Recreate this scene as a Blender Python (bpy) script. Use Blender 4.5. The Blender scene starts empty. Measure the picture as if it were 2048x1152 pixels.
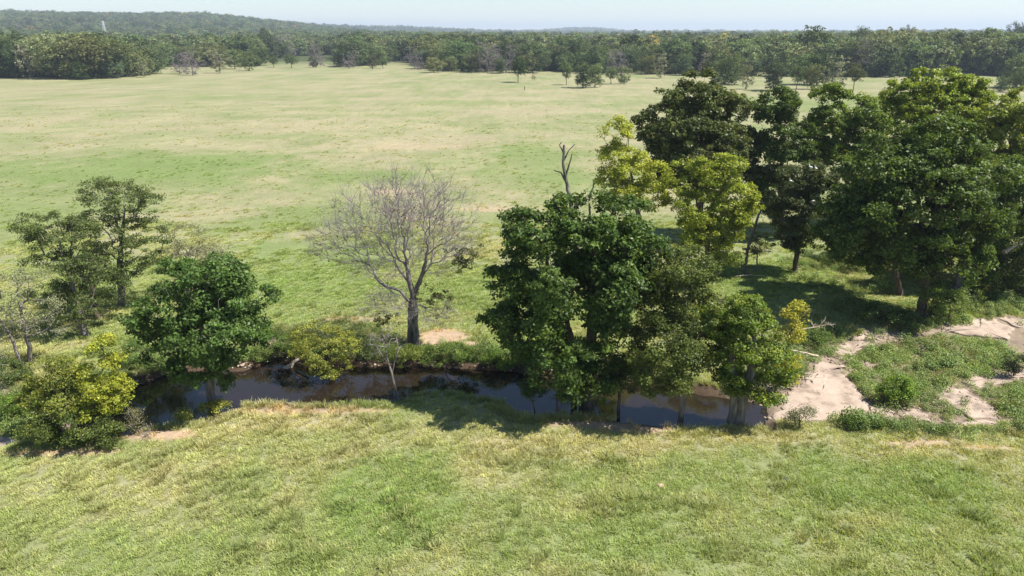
import bpy, math
import numpy as np
from mathutils import Vector

# ------------------------------------------------------------------ camera, sky, sun, exposure
sc = bpy.context.scene
R = math.radians
CAM_H, FPX, PITCH = 20.0, 1365.0, R(20.41)
cam_d = bpy.data.cameras.new("camera"); cam = bpy.data.objects.new("camera", cam_d)
sc.collection.objects.link(cam); sc.camera = cam
cam_d.sensor_width = 36.0; cam_d.lens = FPX / 2048 * 36.0
cam_d.clip_start = 0.5; cam_d.clip_end = 30000
cam.location = (0, 0, CAM_H); cam.rotation_euler = (R(90) - PITCH, 0, 0)

SUN_EL, SUN_AZ = R(56), math.atan2(-0.16, 1.0)          # azimuth measured from +X towards +Y
world = bpy.data.worlds.new("World"); sc.world = world; world.use_nodes = True
wn = world.node_tree
sky = wn.nodes.new("ShaderNodeTexSky"); sky.sky_type = 'NISHITA'; sky.sun_disc = False
sky.sun_elevation = SUN_EL; sky.sun_rotation = math.pi / 2 - SUN_AZ
sky.altitude = 200; sky.air_density = 1.0; sky.dust_density = 0.0; sky.ozone_density = 1.8
wn.links.new(sky.outputs[0], wn.nodes["Background"].inputs[0])
wn.nodes["Background"].inputs[1].default_value = 0.075
sun_d = bpy.data.lights.new("sun", 'SUN'); sun = bpy.data.objects.new("sun", sun_d)
sc.collection.objects.link(sun)
sun_d.energy = 5.0; sun_d.angle = R(0.5); sun_d.color = (1.0, 0.95, 0.87)
sdir = Vector((math.cos(SUN_EL) * math.cos(SUN_AZ), math.cos(SUN_EL) * math.sin(SUN_AZ), math.sin(SUN_EL)))
sun.rotation_euler = sdir.to_track_quat('Z', 'Y').to_euler()
sun.location = (60, -10, 90)
vs = sc.view_settings
vs.view_transform = 'Standard'; vs.look = 'None'; vs.gamma = 1.0; vs.use_curve_mapping = False
vs.exposure = 0.95
cy = sc.cycles
cy.max_bounces = 6; cy.diffuse_bounces = 3; cy.glossy_bounces = 2; cy.transmission_bounces = 4
cy.volume_bounces = 0; cy.transparent_max_bounces = 6; cy.caustics_reflective = False; cy.caustics_refractive = False

# ------------------------------------------------------------------ small helpers
COL = sc.collection
SP, CP = math.sin(PITCH), math.cos(PITCH)
def ray(px, py):
    u, v = (px - 1024) / FPX, (py - 576) / FPX
    return np.array([u, CP - v * SP, -SP - v * CP])
def at(px, py, z=0.0):                      # world point on the level z seen there in the photograph
    d = ray(px, py); return np.array([0, 0, CAM_H]) + d * ((z - CAM_H) / d[2])
def at_y(px, py, Y):                        # world point on the upright plane y = Y
    d = ray(px, py); return np.array([0, 0, CAM_H]) + d * (Y / d[1])
def ppm(P):                                 # photograph pixels per metre at P
    return FPX / (P[1] * CP - (P[2] - CAM_H) * SP)
def smooth(a, b, x):
    t = np.clip((x - a) / (b - a), 0, 1); return t * t * (3 - 2 * t)
def hash2(ix, iy, s):
    h = (ix * 374761393 + iy * 668265263 + s * 974634777) & 0xffffffff
    h = ((h ^ (h >> 13)) * 1274126177) & 0xffffffff
    return ((h ^ (h >> 16)) & 0xffff) / 65535.0
def vnoise(x, y, s=0):
    x = np.asarray(x, float); y = np.asarray(y, float)
    fx, fy = np.floor(x), np.floor(y); ix, iy = fx.astype(np.int64), fy.astype(np.int64)
    u, v = x - fx, y - fy; u = u * u * (3 - 2 * u); v = v * v * (3 - 2 * v)
    a, b = hash2(ix, iy, s), hash2(ix + 1, iy, s); c, d = hash2(ix, iy + 1, s), hash2(ix + 1, iy + 1, s)
    return (a * (1 - u) + b * u) * (1 - v) + (c * (1 - u) + d * u) * v
def fbm(x, y, s=0, o=4):
    t, a, n = 0, 0.5, 0
    for i in range(o):
        t = t + a * vnoise(x * 2 ** i + 17.3 * i, y * 2 ** i - 9.1 * i, s + i); n += a; a *= 0.5
    return t / n
def inside(poly, x, y):
    r = np.zeros(np.shape(x), bool); n = len(poly)
    for i in range(n):
        x0, y0 = poly[i]; x1, y1 = poly[(i + 1) % n]
        if y0 == y1: continue
        c = ((y0 > y) != (y1 > y)) & (x < (x1 - x0) * (y - y0) / (y1 - y0) + x0)
        r ^= c
    return r
def sdist(poly, x, y):                      # signed distance (negative inside) and index of the closest edge
    best = np.full(np.shape(x), 1e18); idx = np.zeros(np.shape(x), int); n = len(poly)
    for i in range(n):
        a = np.array(poly[i]); b = np.array(poly[(i + 1) % n]); ab = b - a
        t = np.clip(((x - a[0]) * ab[0] + (y - a[1]) * ab[1]) / (ab @ ab + 1e-9), 0, 1)
        d = (x - a[0] - t * ab[0]) ** 2 + (y - a[1] - t * ab[1]) ** 2
        m = d < best; best = np.where(m, d, best); idx = np.where(m, i, idx)
    d = np.sqrt(best); return np.where(inside(poly, x, y), -d, d), idx
def pxpoly(pts, z): return [tuple(at(p[0], p[1], z)[:2]) for p in pts]

def mesh(name, V, faces, mat=None, col=None, smooth_shade=False):
    """V (n,3); faces: list of int arrays (m,k)"""
    me = bpy.data.meshes.new(name); V = np.asarray(V, np.float32)
    me.vertices.add(len(V)); me.vertices.foreach_set("co", V.ravel())
    faces = [np.asarray(f, np.int32) for f in faces if len(f)]
    nl = sum(f.size for f in faces); npo = sum(len(f) for f in faces)
    me.loops.add(nl); me.polygons.add(npo)
    me.loops.foreach_set("vertex_index", np.concatenate([f.ravel() for f in faces]))
    tot = np.concatenate([np.full(len(f), f.shape[1], np.int32) for f in faces])
    st = np.concatenate([[0], np.cumsum(tot)[:-1]]).astype(np.int32)
    me.polygons.foreach_set("loop_start", st)
    if smooth_shade: me.polygons.foreach_set("use_smooth", np.ones(npo, bool))
    me.update(calc_edges=True)
    if col is not None:
        a = me.attributes.new("col", 'FLOAT_COLOR', 'POINT')
        c = np.ones((len(V), 4), np.float32); c[:, :3] = col; a.data.foreach_set("color", c.ravel())
    if mat: me.materials.append(mat)
    return me
def obj(name, me, parent=None, loc=None):
    o = bpy.data.objects.new(name, me); COL.objects.link(o)
    if parent: o.parent = parent
    if loc is not None: o.location = loc
    return o
def tag(o, label=None, cat=None, group=None, kind=None):
    if label: o["label"] = label
    if cat: o["category"] = cat
    if group: o["group"] = group
    if kind: o["kind"] = kind
    return o
def thing(name, loc, label, cat, group=None):
    o = obj(name, None, None, loc); o.empty_display_size = 0.3
    return tag(o, label, cat, group)

# ------------------------------------------------------------------ materials
def mat(name):
    m = bpy.data.materials.new(name); m.use_nodes = True; t = m.node_tree
    return m, t, t.nodes["Principled BSDF"], t.nodes["Material Output"]
def N(t, typ, **k):
    n = t.nodes.new(typ)
    for a, b in k.items(): setattr(n, a, b)
    return n
def mathn(t, op, a, b):
    n = N(t, "ShaderNodeMath", operation=op)
    for i, v in enumerate((a, b)):
        if hasattr(v, "links"): t.links.new(v, n.inputs[i])
        else: n.inputs[i].default_value = v
    return n.outputs[0]
def mul_col(t, c, f):                       # colour times scalar socket
    n = N(t, "ShaderNodeVectorMath", operation='SCALE'); t.links.new(c, n.inputs[0]); t.links.new(f, n.inputs["Scale"])
    return n.outputs[0]
def remap(t, s, a, b):
    n = N(t, "ShaderNodeMapRange"); t.links.new(s, n.inputs[0]); n.inputs[3].default_value = a; n.inputs[4].default_value = b
    return n.outputs[0]

def leaf_material(name, rand=0.0, trans=0.35, gloss=0.25, rough=0.5, src='GEOMETRY'):
    m, t, p, out = mat(name)
    at_ = N(t, "ShaderNodeAttribute", attribute_name="col", attribute_type=src); c = at_.outputs["Color"]
    if rand:
        oi = N(t, "ShaderNodeObjectInfo")
        h = N(t, "ShaderNodeHueSaturation"); t.links.new(c, h.inputs["Color"])
        t.links.new(remap(t, oi.outputs["Random"], 0.5 - 0.03 * rand, 0.5 + 0.025 * rand), h.inputs["Hue"])
        w = N(t, "ShaderNodeTexWhiteNoise", noise_dimensions='1D'); t.links.new(oi.outputs["Random"], w.inputs["W"])
        t.links.new(remap(t, w.outputs["Value"], 1 - 0.45 * rand, 1 + 0.6 * rand), h.inputs["Value"])
        t.links.new(remap(t, w.outputs["Value"], 1.05, 0.8), h.inputs["Saturation"])
        c = h.outputs["Color"]
    t.links.new(c, p.inputs["Base Color"])
    p.inputs["Roughness"].default_value = rough; p.inputs["Specular IOR Level"].default_value = gloss
    tr = N(t, "ShaderNodeBsdfTranslucent"); g = N(t, "ShaderNodeVectorMath", operation='MULTIPLY')
    t.links.new(c, g.inputs[0]); g.inputs[1].default_value = (1.5, 1.45, 0.5)
    t.links.new(g.outputs[0], tr.inputs[0])
    mx = N(t, "ShaderNodeMixShader"); mx.inputs[0].default_value = trans
    t.links.new(p.outputs[0], mx.inputs[1]); t.links.new(tr.outputs[0], mx.inputs[2])
    t.links.new(mx.outputs[0], out.inputs[0])
    return m
M_LEAF = leaf_material("leaf", trans=0.33, gloss=0.2, rough=0.45)
M_FARLEAF = leaf_material("far_leaf", rand=1.0, trans=0.25, gloss=0.15, rough=0.6)
M_GRASS = leaf_material("grass_blade", rand=0.0, trans=0.35, gloss=0.2, rough=0.55, src='INSTANCER')
M_WEED = leaf_material("weed_leaf", rand=0.6, trans=0.3, gloss=0.2, rough=0.55)

def bark_material(name, a, b, scale=6.0):
    m, t, p, out = mat(name)
    tc = N(t, "ShaderNodeTexCoord"); mp = N(t, "ShaderNodeMapping"); mp.inputs["Scale"].default_value = (1, 1, 0.22)
    t.links.new(tc.outputs["Object"], mp.inputs[0])
    n = N(t, "ShaderNodeTexNoise"); n.inputs["Scale"].default_value = scale; n.inputs["Detail"].default_value = 6
    t.links.new(mp.outputs[0], n.inputs["Vector"])
    cr = N(t, "ShaderNodeValToRGB"); cr.color_ramp.elements[0].position = 0.35; cr.color_ramp.elements[1].position = 0.68
    cr.color_ramp.elements[0].color = (*a, 1); cr.color_ramp.elements[1].color = (*b, 1)
    t.links.new(n.outputs["Fac"], cr.inputs[0]); t.links.new(cr.outputs[0], p.inputs["Base Color"])
    bp = N(t, "ShaderNodeBump"); bp.inputs["Strength"].default_value = 0.7; bp.inputs["Distance"].default_value = 0.05
    t.links.new(n.outputs["Fac"], bp.inputs["Height"]); t.links.new(bp.outputs[0], p.inputs["Normal"])
    p.inputs["Roughness"].default_value = 0.9
    return m
M_BARK = bark_material("bark_brown", (0.035, 0.025, 0.018), (0.14, 0.105, 0.075))
M_BARKG = bark_material("bark_grey", (0.07, 0.06, 0.052), (0.24, 0.21, 0.185))
M_DEAD = bark_material("bare_twig_grey", (0.12, 0.10, 0.10), (0.30, 0.265, 0.27), 3)
M_PALE = bark_material("weathered_pale_wood", (0.30, 0.23, 0.17), (0.62, 0.52, 0.41), 4)

def plain(name, c, rough=0.7, metal=0.0):
    m, t, p, out = mat(name); p.inputs["Base Color"].default_value = (*c, 1)
    n = N(t, "ShaderNodeTexNoise"); n.inputs["Scale"].default_value = 5
    mr = remap(t, n.outputs["Fac"], 0.8, 1.15)
    rgb = N(t, "ShaderNodeRGB"); rgb.outputs[0].default_value = (*c, 1)
    t.links.new(mul_col(t, rgb.outputs[0], mr), p.inputs["Base Color"])
    p.inputs["Roughness"].default_value = rough; p.inputs["Metallic"].default_value = metal
    return m

# ground: colour from the sheet, fine mottling from noise
M_GROUND, t, p, out = mat("pasture_ground")
a_ = N(t, "ShaderNodeAttribute", attribute_name="col")
geo = N(t, "ShaderNodeNewGeometry")
def tnoise(t, vec, scale, detail=5, rough=0.6):
    n = N(t, "ShaderNodeTexNoise"); n.inputs["Scale"].default_value = scale; n.inputs["Detail"].default_value = detail
    n.inputs["Roughness"].default_value = rough; t.links.new(vec, n.inputs["Vector"]); return n.outputs["Fac"]
n1 = tnoise(t, geo.outputs["Position"], 3.2); n2 = tnoise(t, geo.outputs["Position"], 0.5, 6, 0.7); n3 = tnoise(t, geo.outputs["Position"], 0.06, 5, 0.65)
f = mathn(t, 'MULTIPLY', remap(t, n1, 0.55, 1.45), remap(t, n2, 0.7, 1.3))
f = mathn(t, 'MULTIPLY', f, remap(t, n3, 0.8, 1.2))
t.links.new(mul_col(t, a_.outputs["Color"], f), p.inputs["Base Color"])
p.inputs["Roughness"].default_value = 0.95; p.inputs["Specular IOR Level"].default_value = 0.1
bp = N(t, "ShaderNodeBump"); bp.inputs["Strength"].default_value = 0.6; bp.inputs["Distance"].default_value = 0.08
t.links.new(n1, bp.inputs["Height"]); t.links.new(bp.outputs[0], p.inputs["Normal"])

M_ROCK, t, p, out = mat("sandstone")
geo = N(t, "ShaderNodeNewGeometry")
n1 = tnoise(t, geo.outputs["Position"], 0.9, 8, 0.65); n2 = tnoise(t, geo.outputs["Position"], 9, 6, 0.7)
cr = N(t, "ShaderNodeValToRGB"); e = cr.color_ramp.elements
e[0].position = 0.36; e[0].color = (0.20, 0.15, 0.115, 1); e[1].position = 0.7; e[1].color = (0.43, 0.34, 0.27, 1)
e.new(0.48).color = (0.35, 0.27, 0.21, 1)
t.links.new(n1, cr.inputs[0])
t.links.new(mul_col(t, cr.outputs[0], remap(t, n2, 0.7, 1.3)), p.inputs["Base Color"])
bp = N(t, "ShaderNodeBump"); bp.inputs["Strength"].default_value = 0.6; bp.inputs["Distance"].default_value = 0.05
t.links.new(mathn(t, 'ADD', n1, mathn(t, 'MULTIPLY', n2, 0.4)), bp.inputs["Height"]); t.links.new(bp.outputs[0], p.inputs["Normal"])
p.inputs["Roughness"].default_value = 0.9

M_WATER, t, p, out = mat("creek_water")
p.inputs["Roughness"].default_value = 0.03; p.inputs["IOR"].default_value = 1.6
geo = N(t, "ShaderNodeNewGeometry")
n1 = tnoise(t, geo.outputs["Position"], 0.25, 3)
cr = N(t, "ShaderNodeValToRGB"); cr.color_ramp.elements[0].color = (0.013, 0.0095, 0.007, 1); cr.color_ramp.elements[1].color = (0.022, 0.0155, 0.0105, 1)
t.links.new(n1, cr.inputs[0]); t.links.new(cr.outputs[0], p.inputs["Base Color"])
n2 = tnoise(t, geo.outputs["Position"], 2.5, 3)
bp = N(t, "ShaderNodeBump"); bp.inputs["Strength"].default_value = 0.06; bp.inputs["Distance"].default_value = 0.05
t.links.new(n2, bp.inputs["Height"]); t.links.new(bp.outputs[0], p.inputs["Normal"])

# ------------------------------------------------------------------ terrain
FAR_EDGE = [(150, 815), (270, 775), (340, 748), (400, 742), (490, 742), (520, 730), (555, 720), (600, 728), (650, 736), (740, 735),
            (800, 735), (850, 734), (900, 738), (960, 740), (1030, 744), (1080, 756), (1150, 760), (1250, 766), (1350, 780),
            (1400, 790), (1460, 798), (1530, 812)]
NEAR_EDGE = [(1532, 848), (1460, 848), (1380, 852), (1290, 845), (1220, 832), (1150, 822), (1080, 826), (1040, 822), (1005, 800),
             (960, 788), (900, 776), (850, 778), (800, 796), (700, 801), (620, 806), (540, 800), (500, 803), (440, 828), (380, 838),
             (300, 852), (230, 872), (150, 860)]
CHAN = pxpoly(FAR_EDGE, -0.5) + pxpoly([(x, y + 9) for x, y in NEAR_EDGE], -0.12)
NF = len(FAR_EDGE)
BED = pxpoly([(1500, 856), (1690, 852), (1900, 868), (2060, 850), (2500, 790), (2500, 640), (2060, 628), (1900, 645), (1800, 655),
              (1680, 672), (1600, 705), (1540, 740), (1440, 775)], -0.4)
BEDL = pxpoly([(-500, 960), (0, 912), (60, 884), (200, 872), (260, 800), (60, 790), (-500, 800)], -0.4)
def hills(x, y):
    d = np.hypot(x, y); az = np.degrees(np.arctan2(x, y))
    ridge = 57 * smooth(-7, -25, az) ** 1.1 * smooth(1150, 2600, d) + 4 * smooth(0, -12, az) * smooth(1200, 2600, d)
    ridge = ridge * (0.9 + 0.25 * fbm(x / 420, y / 420, 5, 3))
    far = 42 * np.exp(-((az - 5.5) / 3.5) ** 2) * smooth(4200, 6500, d) + 26 * np.exp(-((az + 9) / 6) ** 2) * smooth(2500, 4800, d)
    return ridge + far
def height(x, y, fine=True):
    x = np.asarray(x, float); y = np.asarray(y, float); shp = x.shape; x = x.ravel(); y = y.ravel()
    z = 0.22 * (fbm(x / 9, y / 9, 1, 3) - 0.5) + 0.10 * (fbm(x / 1.7, y / 1.7, 2, 2) - 0.5)
    z = z + 1.2 * (fbm(x / 60, y / 60, 3, 2) - 0.5) * smooth(70, 140, y)
    near = (y < 80) & (np.abs(x) < 60)
    xi, yi = x[near], y[near]
    w = (fbm(xi / 0.9, yi / 0.9, 8, 3) - 0.5)
    sd, ei = sdist(CHAN, xi, yi)
    farside = (ei < NF)
    sdn = sd + w * 0.6
    cf = -1.1 * (1 - smooth(-0.8, 0.8, sdn)); cn = -1.1 * (1 - smooth(-1.2, 0.15, sdn))
    c = np.where(farside, cf, cn)
    b1, _ = sdist(BED, xi, yi); b2, _ = sdist(BEDL, xi, yi)
    b = -0.42 * (1 - smooth(-1.4, 1.0, b1 + w)) ; bl = -0.45 * (1 - smooth(-1.2, 0.6, b2 + w))
    zz = z[near]; z[near] = zz * smooth(-1, 2, sd) + np.minimum(np.minimum(c, b), bl)
    z = z + hills(x, y)
    return z.reshape(shp)

def grow_axis(start, step, end, g):
    o = [start]
    while o[-1] < end: step = step * (1 + g); o.append(o[-1] + step)
    return o[1:]
xs = list(np.arange(-44, 44.01, 0.45)); e1 = grow_axis(44, 0.45, 9000, 0.055)
xs = np.array([-v for v in e1[::-1]] + xs + e1)
ys = np.array([-40, -10, 5] + list(np.arange(14, 72.01, 0.45)) + grow_axis(72, 0.45, 12000, 0.036))
GX, GY = np.meshgrid(xs, ys); gx, gy = GX.ravel(), GY.ravel()
gz = height(gx, gy)

# patches: px centre, px radii, strength, on the pasture
def ell(px, py, rx, ry, z=0.0):
    c = at(px, py, z); a = at(px, py - ry, z); b = at(px, py + ry, z)
    return c[0], (a[1] + b[1]) / 2, rx / ppm(c), (a[1] - b[1]) / 2
DRY = [(480, 252, 480, 20, .75), (840, 285, 150, 22, 1.0), (800, 200, 130, 9, .9), (980, 200, 150, 7, .6), (100, 212, 200, 14, .5), (960, 415, 150, 10, 1.1),
       (800, 385, 60, 10, .9), (430, 418, 170, 34, .6), (560, 470, 130, 24, .5), (330, 490, 150, 36, .5), (1060, 222, 160, 10, .6), (300, 180, 320, 10, .4), (120, 960, 220, 60, .35),
       (460, 905, 260, 36, .5), (1150, 893, 220, 26, .7), (560, 842, 220, 28, .8), (1500, 880, 250, 14, .4), (1000, 940, 120, 40, .4), (1700, 920, 60, 20, .5), (1850, 905, 130, 16, .7), (200, 690, 160, 14, .5),
       (640, 345, 60, 14, .4), (1080, 215, 120, 6, .7), (1150, 180, 120, 5, .5)]
LUSH = [(280, 338, 290, 34, .9), (80, 410, 150, 50, .5), (580, 560, 180, 80, .6), (1060, 345, 120, 55, .6), (740, 356, 170, 16, .7), (1750, 980, 330, 80, .5), (780, 1010, 130, 110, .6),
        (650, 430, 150, 30, .3), (900, 580, 120, 60, .4), (1500, 560, 180, 50, .7), (1250, 1090, 250, 50, .5), (250, 700, 90, 30, .5), (900, 205, 220, 5, .5), (1650, 210, 250, 20, .5)]
BARE = [(895, 672, 50, 12, 1.3), (950, 690, 40, 7, 1.0), (850, 690, 40, 8, .8), (525, 682, 45, 10, 1.2), (330, 768, 60, 8, 1.0), (1200, 848, 110, 9, 1.1), (1280, 858, 80, 9, 1.2), (600, 822, 190, 9, .75), (300, 872, 120, 10, .9),
        (120, 905, 110, 8, .9), (700, 640, 80, 7, .5), (1850, 888, 110, 7, 1.0), (1960, 895, 70, 6, .7), (830, 292, 110, 10, .35), (780, 385, 50, 5, .5), (990, 420, 90, 5, .5), (1400, 795, 120, 18, 1.0)]
def patch(L, x, y, s, z=0.0):
    v = np.zeros(np.shape(x)); wx = fbm(x / 2.6, y / 2.6, s, 3) - 0.5
    big = fbm(x / 14, y / 14, s + 40, 3) - 0.5
    for q in L:
        cx, cyy, rx, ry = ell(*q[:4], z)
        r = np.hypot((x - cx) / rx, (y - cyy) / ry) + wx * 0.9 + big * 0.7
        v = np.maximum(v, q[4] * (1 - smooth(0.55, 1.15, r)))
    return np.clip(v, 0, 1)
C_GREEN = np.array([0.172, 0.20, 0.083]); C_LUSH = np.array([0.135, 0.185, 0.058]); C_DRY = np.array([0.275, 0.25, 0.15])
C_BARE = np.array([0.36, 0.265, 0.18]); C_MUD = np.array([0.075, 0.052, 0.034]); C_ROCK = np.array([0.28, 0.22, 0.165])
def pasture(x, y):
    d = np.hypot(x, y)
    n = fbm(x / 7, y / 4.5, 21, 4); n2 = fbm(x / 40, y / 24, 22, 4); n3 = fbm(x / 1.3, y / 1.3, 23, 3)
    dry = patch(DRY, x, y, 11); lush = patch(LUSH, x, y, 12); bare = patch(BARE, x, y, 13)
    k = np.clip(0.30 + 1.6 * (n - 0.5) + (1.3 - .6 * smooth(60, 200, d)) * (n2 - 0.5) + 0.9 * (n3 - 0.5) + 0.22 * smooth(60, 200, d) + 0.65 * dry - 0.55 * lush, 0, 1)[..., None]
    c = C_GREEN * (1 - k) + C_DRY * k
    l = np.clip(lush * (0.35 + 0.8 * n3), 0, 1)[..., None]; c = c * (1 - l) + C_LUSH * l
    b = np.clip(bare * 1.25 - 0.5 * (n3 - 0.3), 0, 1)[..., None]; c = c * (1 - b) + C_BARE * b
    return c, b[..., 0], k[..., 0]
gc, gb, gk = pasture(gx, gy)
nr = (gy < 80) & (np.abs(gx) < 60)
sd, ei = sdist(CHAN, gx[nr], gy[nr]); b1, _ = sdist(BED, gx[nr], gy[nr]); b2, _ = sdist(BEDL, gx[nr], gy[nr])
w = fbm(gx[nr] / 1.1, gy[nr] / 1.1, 31, 3) - 0.5
cc = gc[nr]
rk = (1 - smooth(-0.8, 0.5, np.minimum(b1, b2) + w * 2))[:, None]; cc = cc * (1 - rk) + C_ROCK * rk * (0.8 + 0.5 * w[:, None])
md = (1 - smooth(0.25, 0.7, np.where(ei < NF, sd - 0.25, sd + 0.25) + w * 1.2))[:, None] * (1 - 0.6 * rk); cc = cc * (1 - md) + C_MUD * md
gc[nr] = cc
fw = smooth(480, 620, np.hypot(gx, gy))[:, None]; gc = gc * (1 - fw) + np.array([0.06, 0.075, 0.03]) * fw      # leaf litter under the woods
nx, ny = len(xs), len(ys)
ii = (np.arange(ny - 1)[:, None] * nx + np.arange(nx - 1)[None, :]).ravel()
ground = obj("ground", mesh("ground", np.stack([gx, gy, gz], 1), [np.stack([ii, ii + 1, ii + 1 + nx, ii + nx], 1)], M_GROUND, gc, True))
tag(ground, "mown green and straw coloured pasture running back to woods and a long hill", "ground", kind="structure")

# water sheet
cpoly = np.array(CHAN); cen = cpoly.mean(0)
wx = np.arange(-34, 24, 1.0); wy = np.arange(28, 46, 1.0); WX, WY = np.meshgrid(wx, wy)
sdw, _ = sdist(CHAN, WX.ravel() + .5, WY.ravel() + .5)
nxw = len(wx); iw = (np.arange(len(wy) - 1)[:, None] * nxw + np.arange(nxw - 1)[None, :])
keep = (sdw.reshape(WX.shape)[:-1, :-1] < 1.2).ravel(); iw = iw.ravel()[keep]
water = obj("creek_water", mesh("creek_water", np.stack([WX.ravel(), WY.ravel(), np.full(WX.size, -0.5)], 1), [np.stack([iw, iw + 1, iw + 1 + nxw, iw + nxw], 1)], M_WATER))
tag(water, "still brown creek pool reflecting the blue sky between grassy banks", "water", kind="structure")

# ------------------------------------------------------------------ tree building
def tubes(P0, P1, R0, R1, T0, T1, k, sel=None):
    n = len(P0); D = P1 - P0; ref = np.where((np.abs(D[:, 2]) > 0.6 * np.linalg.norm(D, axis=1))[:, None], np.array([[1, .13, .07]]), np.array([[.05, .09, 1.]]))
    ang = np.arange(k) * 2 * math.pi / k; V = []
    for P, r, T in ((P0, R0, T0), (P1, R1, T1)):
        T = T / (np.linalg.norm(T, axis=1, keepdims=True) + 1e-9)
        a = np.cross(T, ref); a /= np.linalg.norm(a, axis=1, keepdims=True) + 1e-9; b = np.cross(T, a)
        V.append(P[:, None] + r[:, None, None] * (np.cos(ang)[None, :, None] * a[:, None] + np.sin(ang)[None, :, None] * b[:, None]))
    V = np.concatenate(V, 1).reshape(-1, 3)
    i = np.arange(k); f = np.stack([i, (i + 1) % k, k + (i + 1) % k, k + i], 1)
    F = (f[None] + (np.arange(n) * 2 * k)[:, None, None]).reshape(-1, 4)
    return V, F

class Skel:
    def __init__(s, cap=60000):
        s.P = np.zeros((cap, 3)); s.par = np.full(cap, -1); s.L = np.zeros(cap); s.low = np.zeros(cap); s.n = 0; s.trunk = set(); s.tips = []
    def add(s, p, par, low=0.0):
        i = s.n; s.P[i] = p; s.par[i] = par; s.L[i] = 0 if par < 0 else s.L[par] + np.linalg.norm(p - s.P[par]); s.low[i] = low; s.n += 1; return i
    def polyline(s, pts, par=-1, seg=0.5, rng=None, jit=0.03, low=None, trunk=True):
        pts = [np.array(p, float) for p in pts]; start = par
        if par < 0: par = s.add(pts[0], -1, 0 if low is None else low(pts[0])); s.trunk.add(par)
        else: pts = [s.P[par].copy()] + pts
        for a, b in zip(pts[:-1], pts[1:]):
            m = max(1, int(np.linalg.norm(b - a) / seg))
            for j in range(1, m + 1):
                p = a + (b - a) * j / m + (rng.normal(0, jit, 3) * [1, 1, .3] if j < m else 0)
                par = s.add(p, par, 0 if low is None else low(p))
                if trunk: s.trunk.add(par)
        return par
    def reach(s, T, rng, bf=0.35, seg=0.7, up=0.3, jit=0.05, down=0.8):
        c = s.P[:s.n]; d0 = np.min(np.linalg.norm(T[:, None] - c[None, ::2], axis=2), 1)
        for t in T[np.argsort(d0)]:
            P = s.P[:s.n]; D = t - P; d = np.linalg.norm(D, axis=1)
            cost = d + bf * s.L[:s.n] + s.low[:s.n] + down * np.maximum(0, -D[:, 2])
            i = int(np.argmin(cost)); p0 = P[i].copy(); dd = d[i]
            if dd < 0.05: s.tips.append(i); continue
            pr = s.par[i]; tg = (p0 - s.P[pr]) if pr >= 0 else np.array([0, 0, 1.]); tg = tg / (np.linalg.norm(tg) + 1e-9)
            ctrl = p0 + (D[i] * 0.45 + tg * dd * 0.22 + np.array([0, 0, up * dd * 0.35]))
            m = max(2, int(dd / seg)); par = i
            for j in range(1, m + 1):
                u = j / m; p = (1 - u) ** 2 * p0 + 2 * u * (1 - u) * ctrl + u * u * t
                if j < m: p = p + rng.normal(0, jit, 3) * min(1, dd)
                par = s.add(p, par)
            s.tips.append(par)
    def build(s, base_r, tip_r, expo=0.56, flare=1.0, sides=(10, 4)):
        n = s.n; w = np.zeros(n); w[np.array(s.tips, int)] += 1
        nch = np.bincount(s.par[1:n][s.par[1:n] >= 0], minlength=n); w[(nch == 0) & (w == 0)] = 1
        for i in range(n - 1, 0, -1):
            if s.par[i] >= 0: w[s.par[i]] += w[i]
        roots = [i for i in range(n) if s.par[i] < 0]
        W = max(w[r] for r in roots); r = np.maximum(tip_r, base_r * (w / W) ** expo)
        for q in roots:
            z0 = s.P[q, 2]
        if getattr(s, 'fix', None):
            for i_, v_ in s.fix.items(): r[i_] = v_
        hb = s.P[:n, 2] - min(s.P[q, 2] for q in roots)
        istr = np.zeros(n, bool); istr[list(s.trunk)] = True
        r = np.where(istr, r * (1 + flare * 0.45 * np.exp(-hb / 0.45)), r)
        main = np.full(n, -1); order = np.argsort(w[:n])
        for i in order:
            if s.par[i] >= 0: main[s.par[i]] = i
        P = s.P[:n]; par = s.par[:n]
        T = np.zeros((n, 3)); has = par >= 0
        T[has] = P[has] - P[par[has]]; T[has] /= np.linalg.norm(T[has], axis=1, keepdims=True) + 1e-9
        m = main >= 0; nx_ = np.zeros((n, 3)); nx_[m] = P[main[m]] - P[m]; nx_[m] /= np.linalg.norm(nx_[m], axis=1, keepdims=True) + 1e-9
        T = T + nx_
        e = np.where(has)[0]; pe = par[e]; ismain = main[pe] == e
        R0 = np.where(ismain | (istr[e] & istr[pe]), r[pe], np.minimum(r[pe], r[e] * 1.25)); D = P[e] - P[pe]
        T0 = np.where(ismain[:, None], T[pe], D)
        out = []
        for sel, k in ((istr[e], sides[0]), (~istr[e] & (r[e] > 0.035), 6), (~istr[e] & (r[e] <= 0.035), sides[1])):
            if sel.any(): out.append(tubes(P[pe][sel], P[e][sel], R0[sel], r[e][sel], T0[sel], T[e][sel], k))
            else: out.append(None)
        s.r = r
        return out
def join(parts):
    V, F, o = [], [], 0
    for p_ in parts:
        if p_ is None: continue
        V.append(p_[0]); F.append(p_[1] + o); o += len(p_[0])
    return (np.concatenate(V), np.concatenate(F)) if V else None

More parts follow.
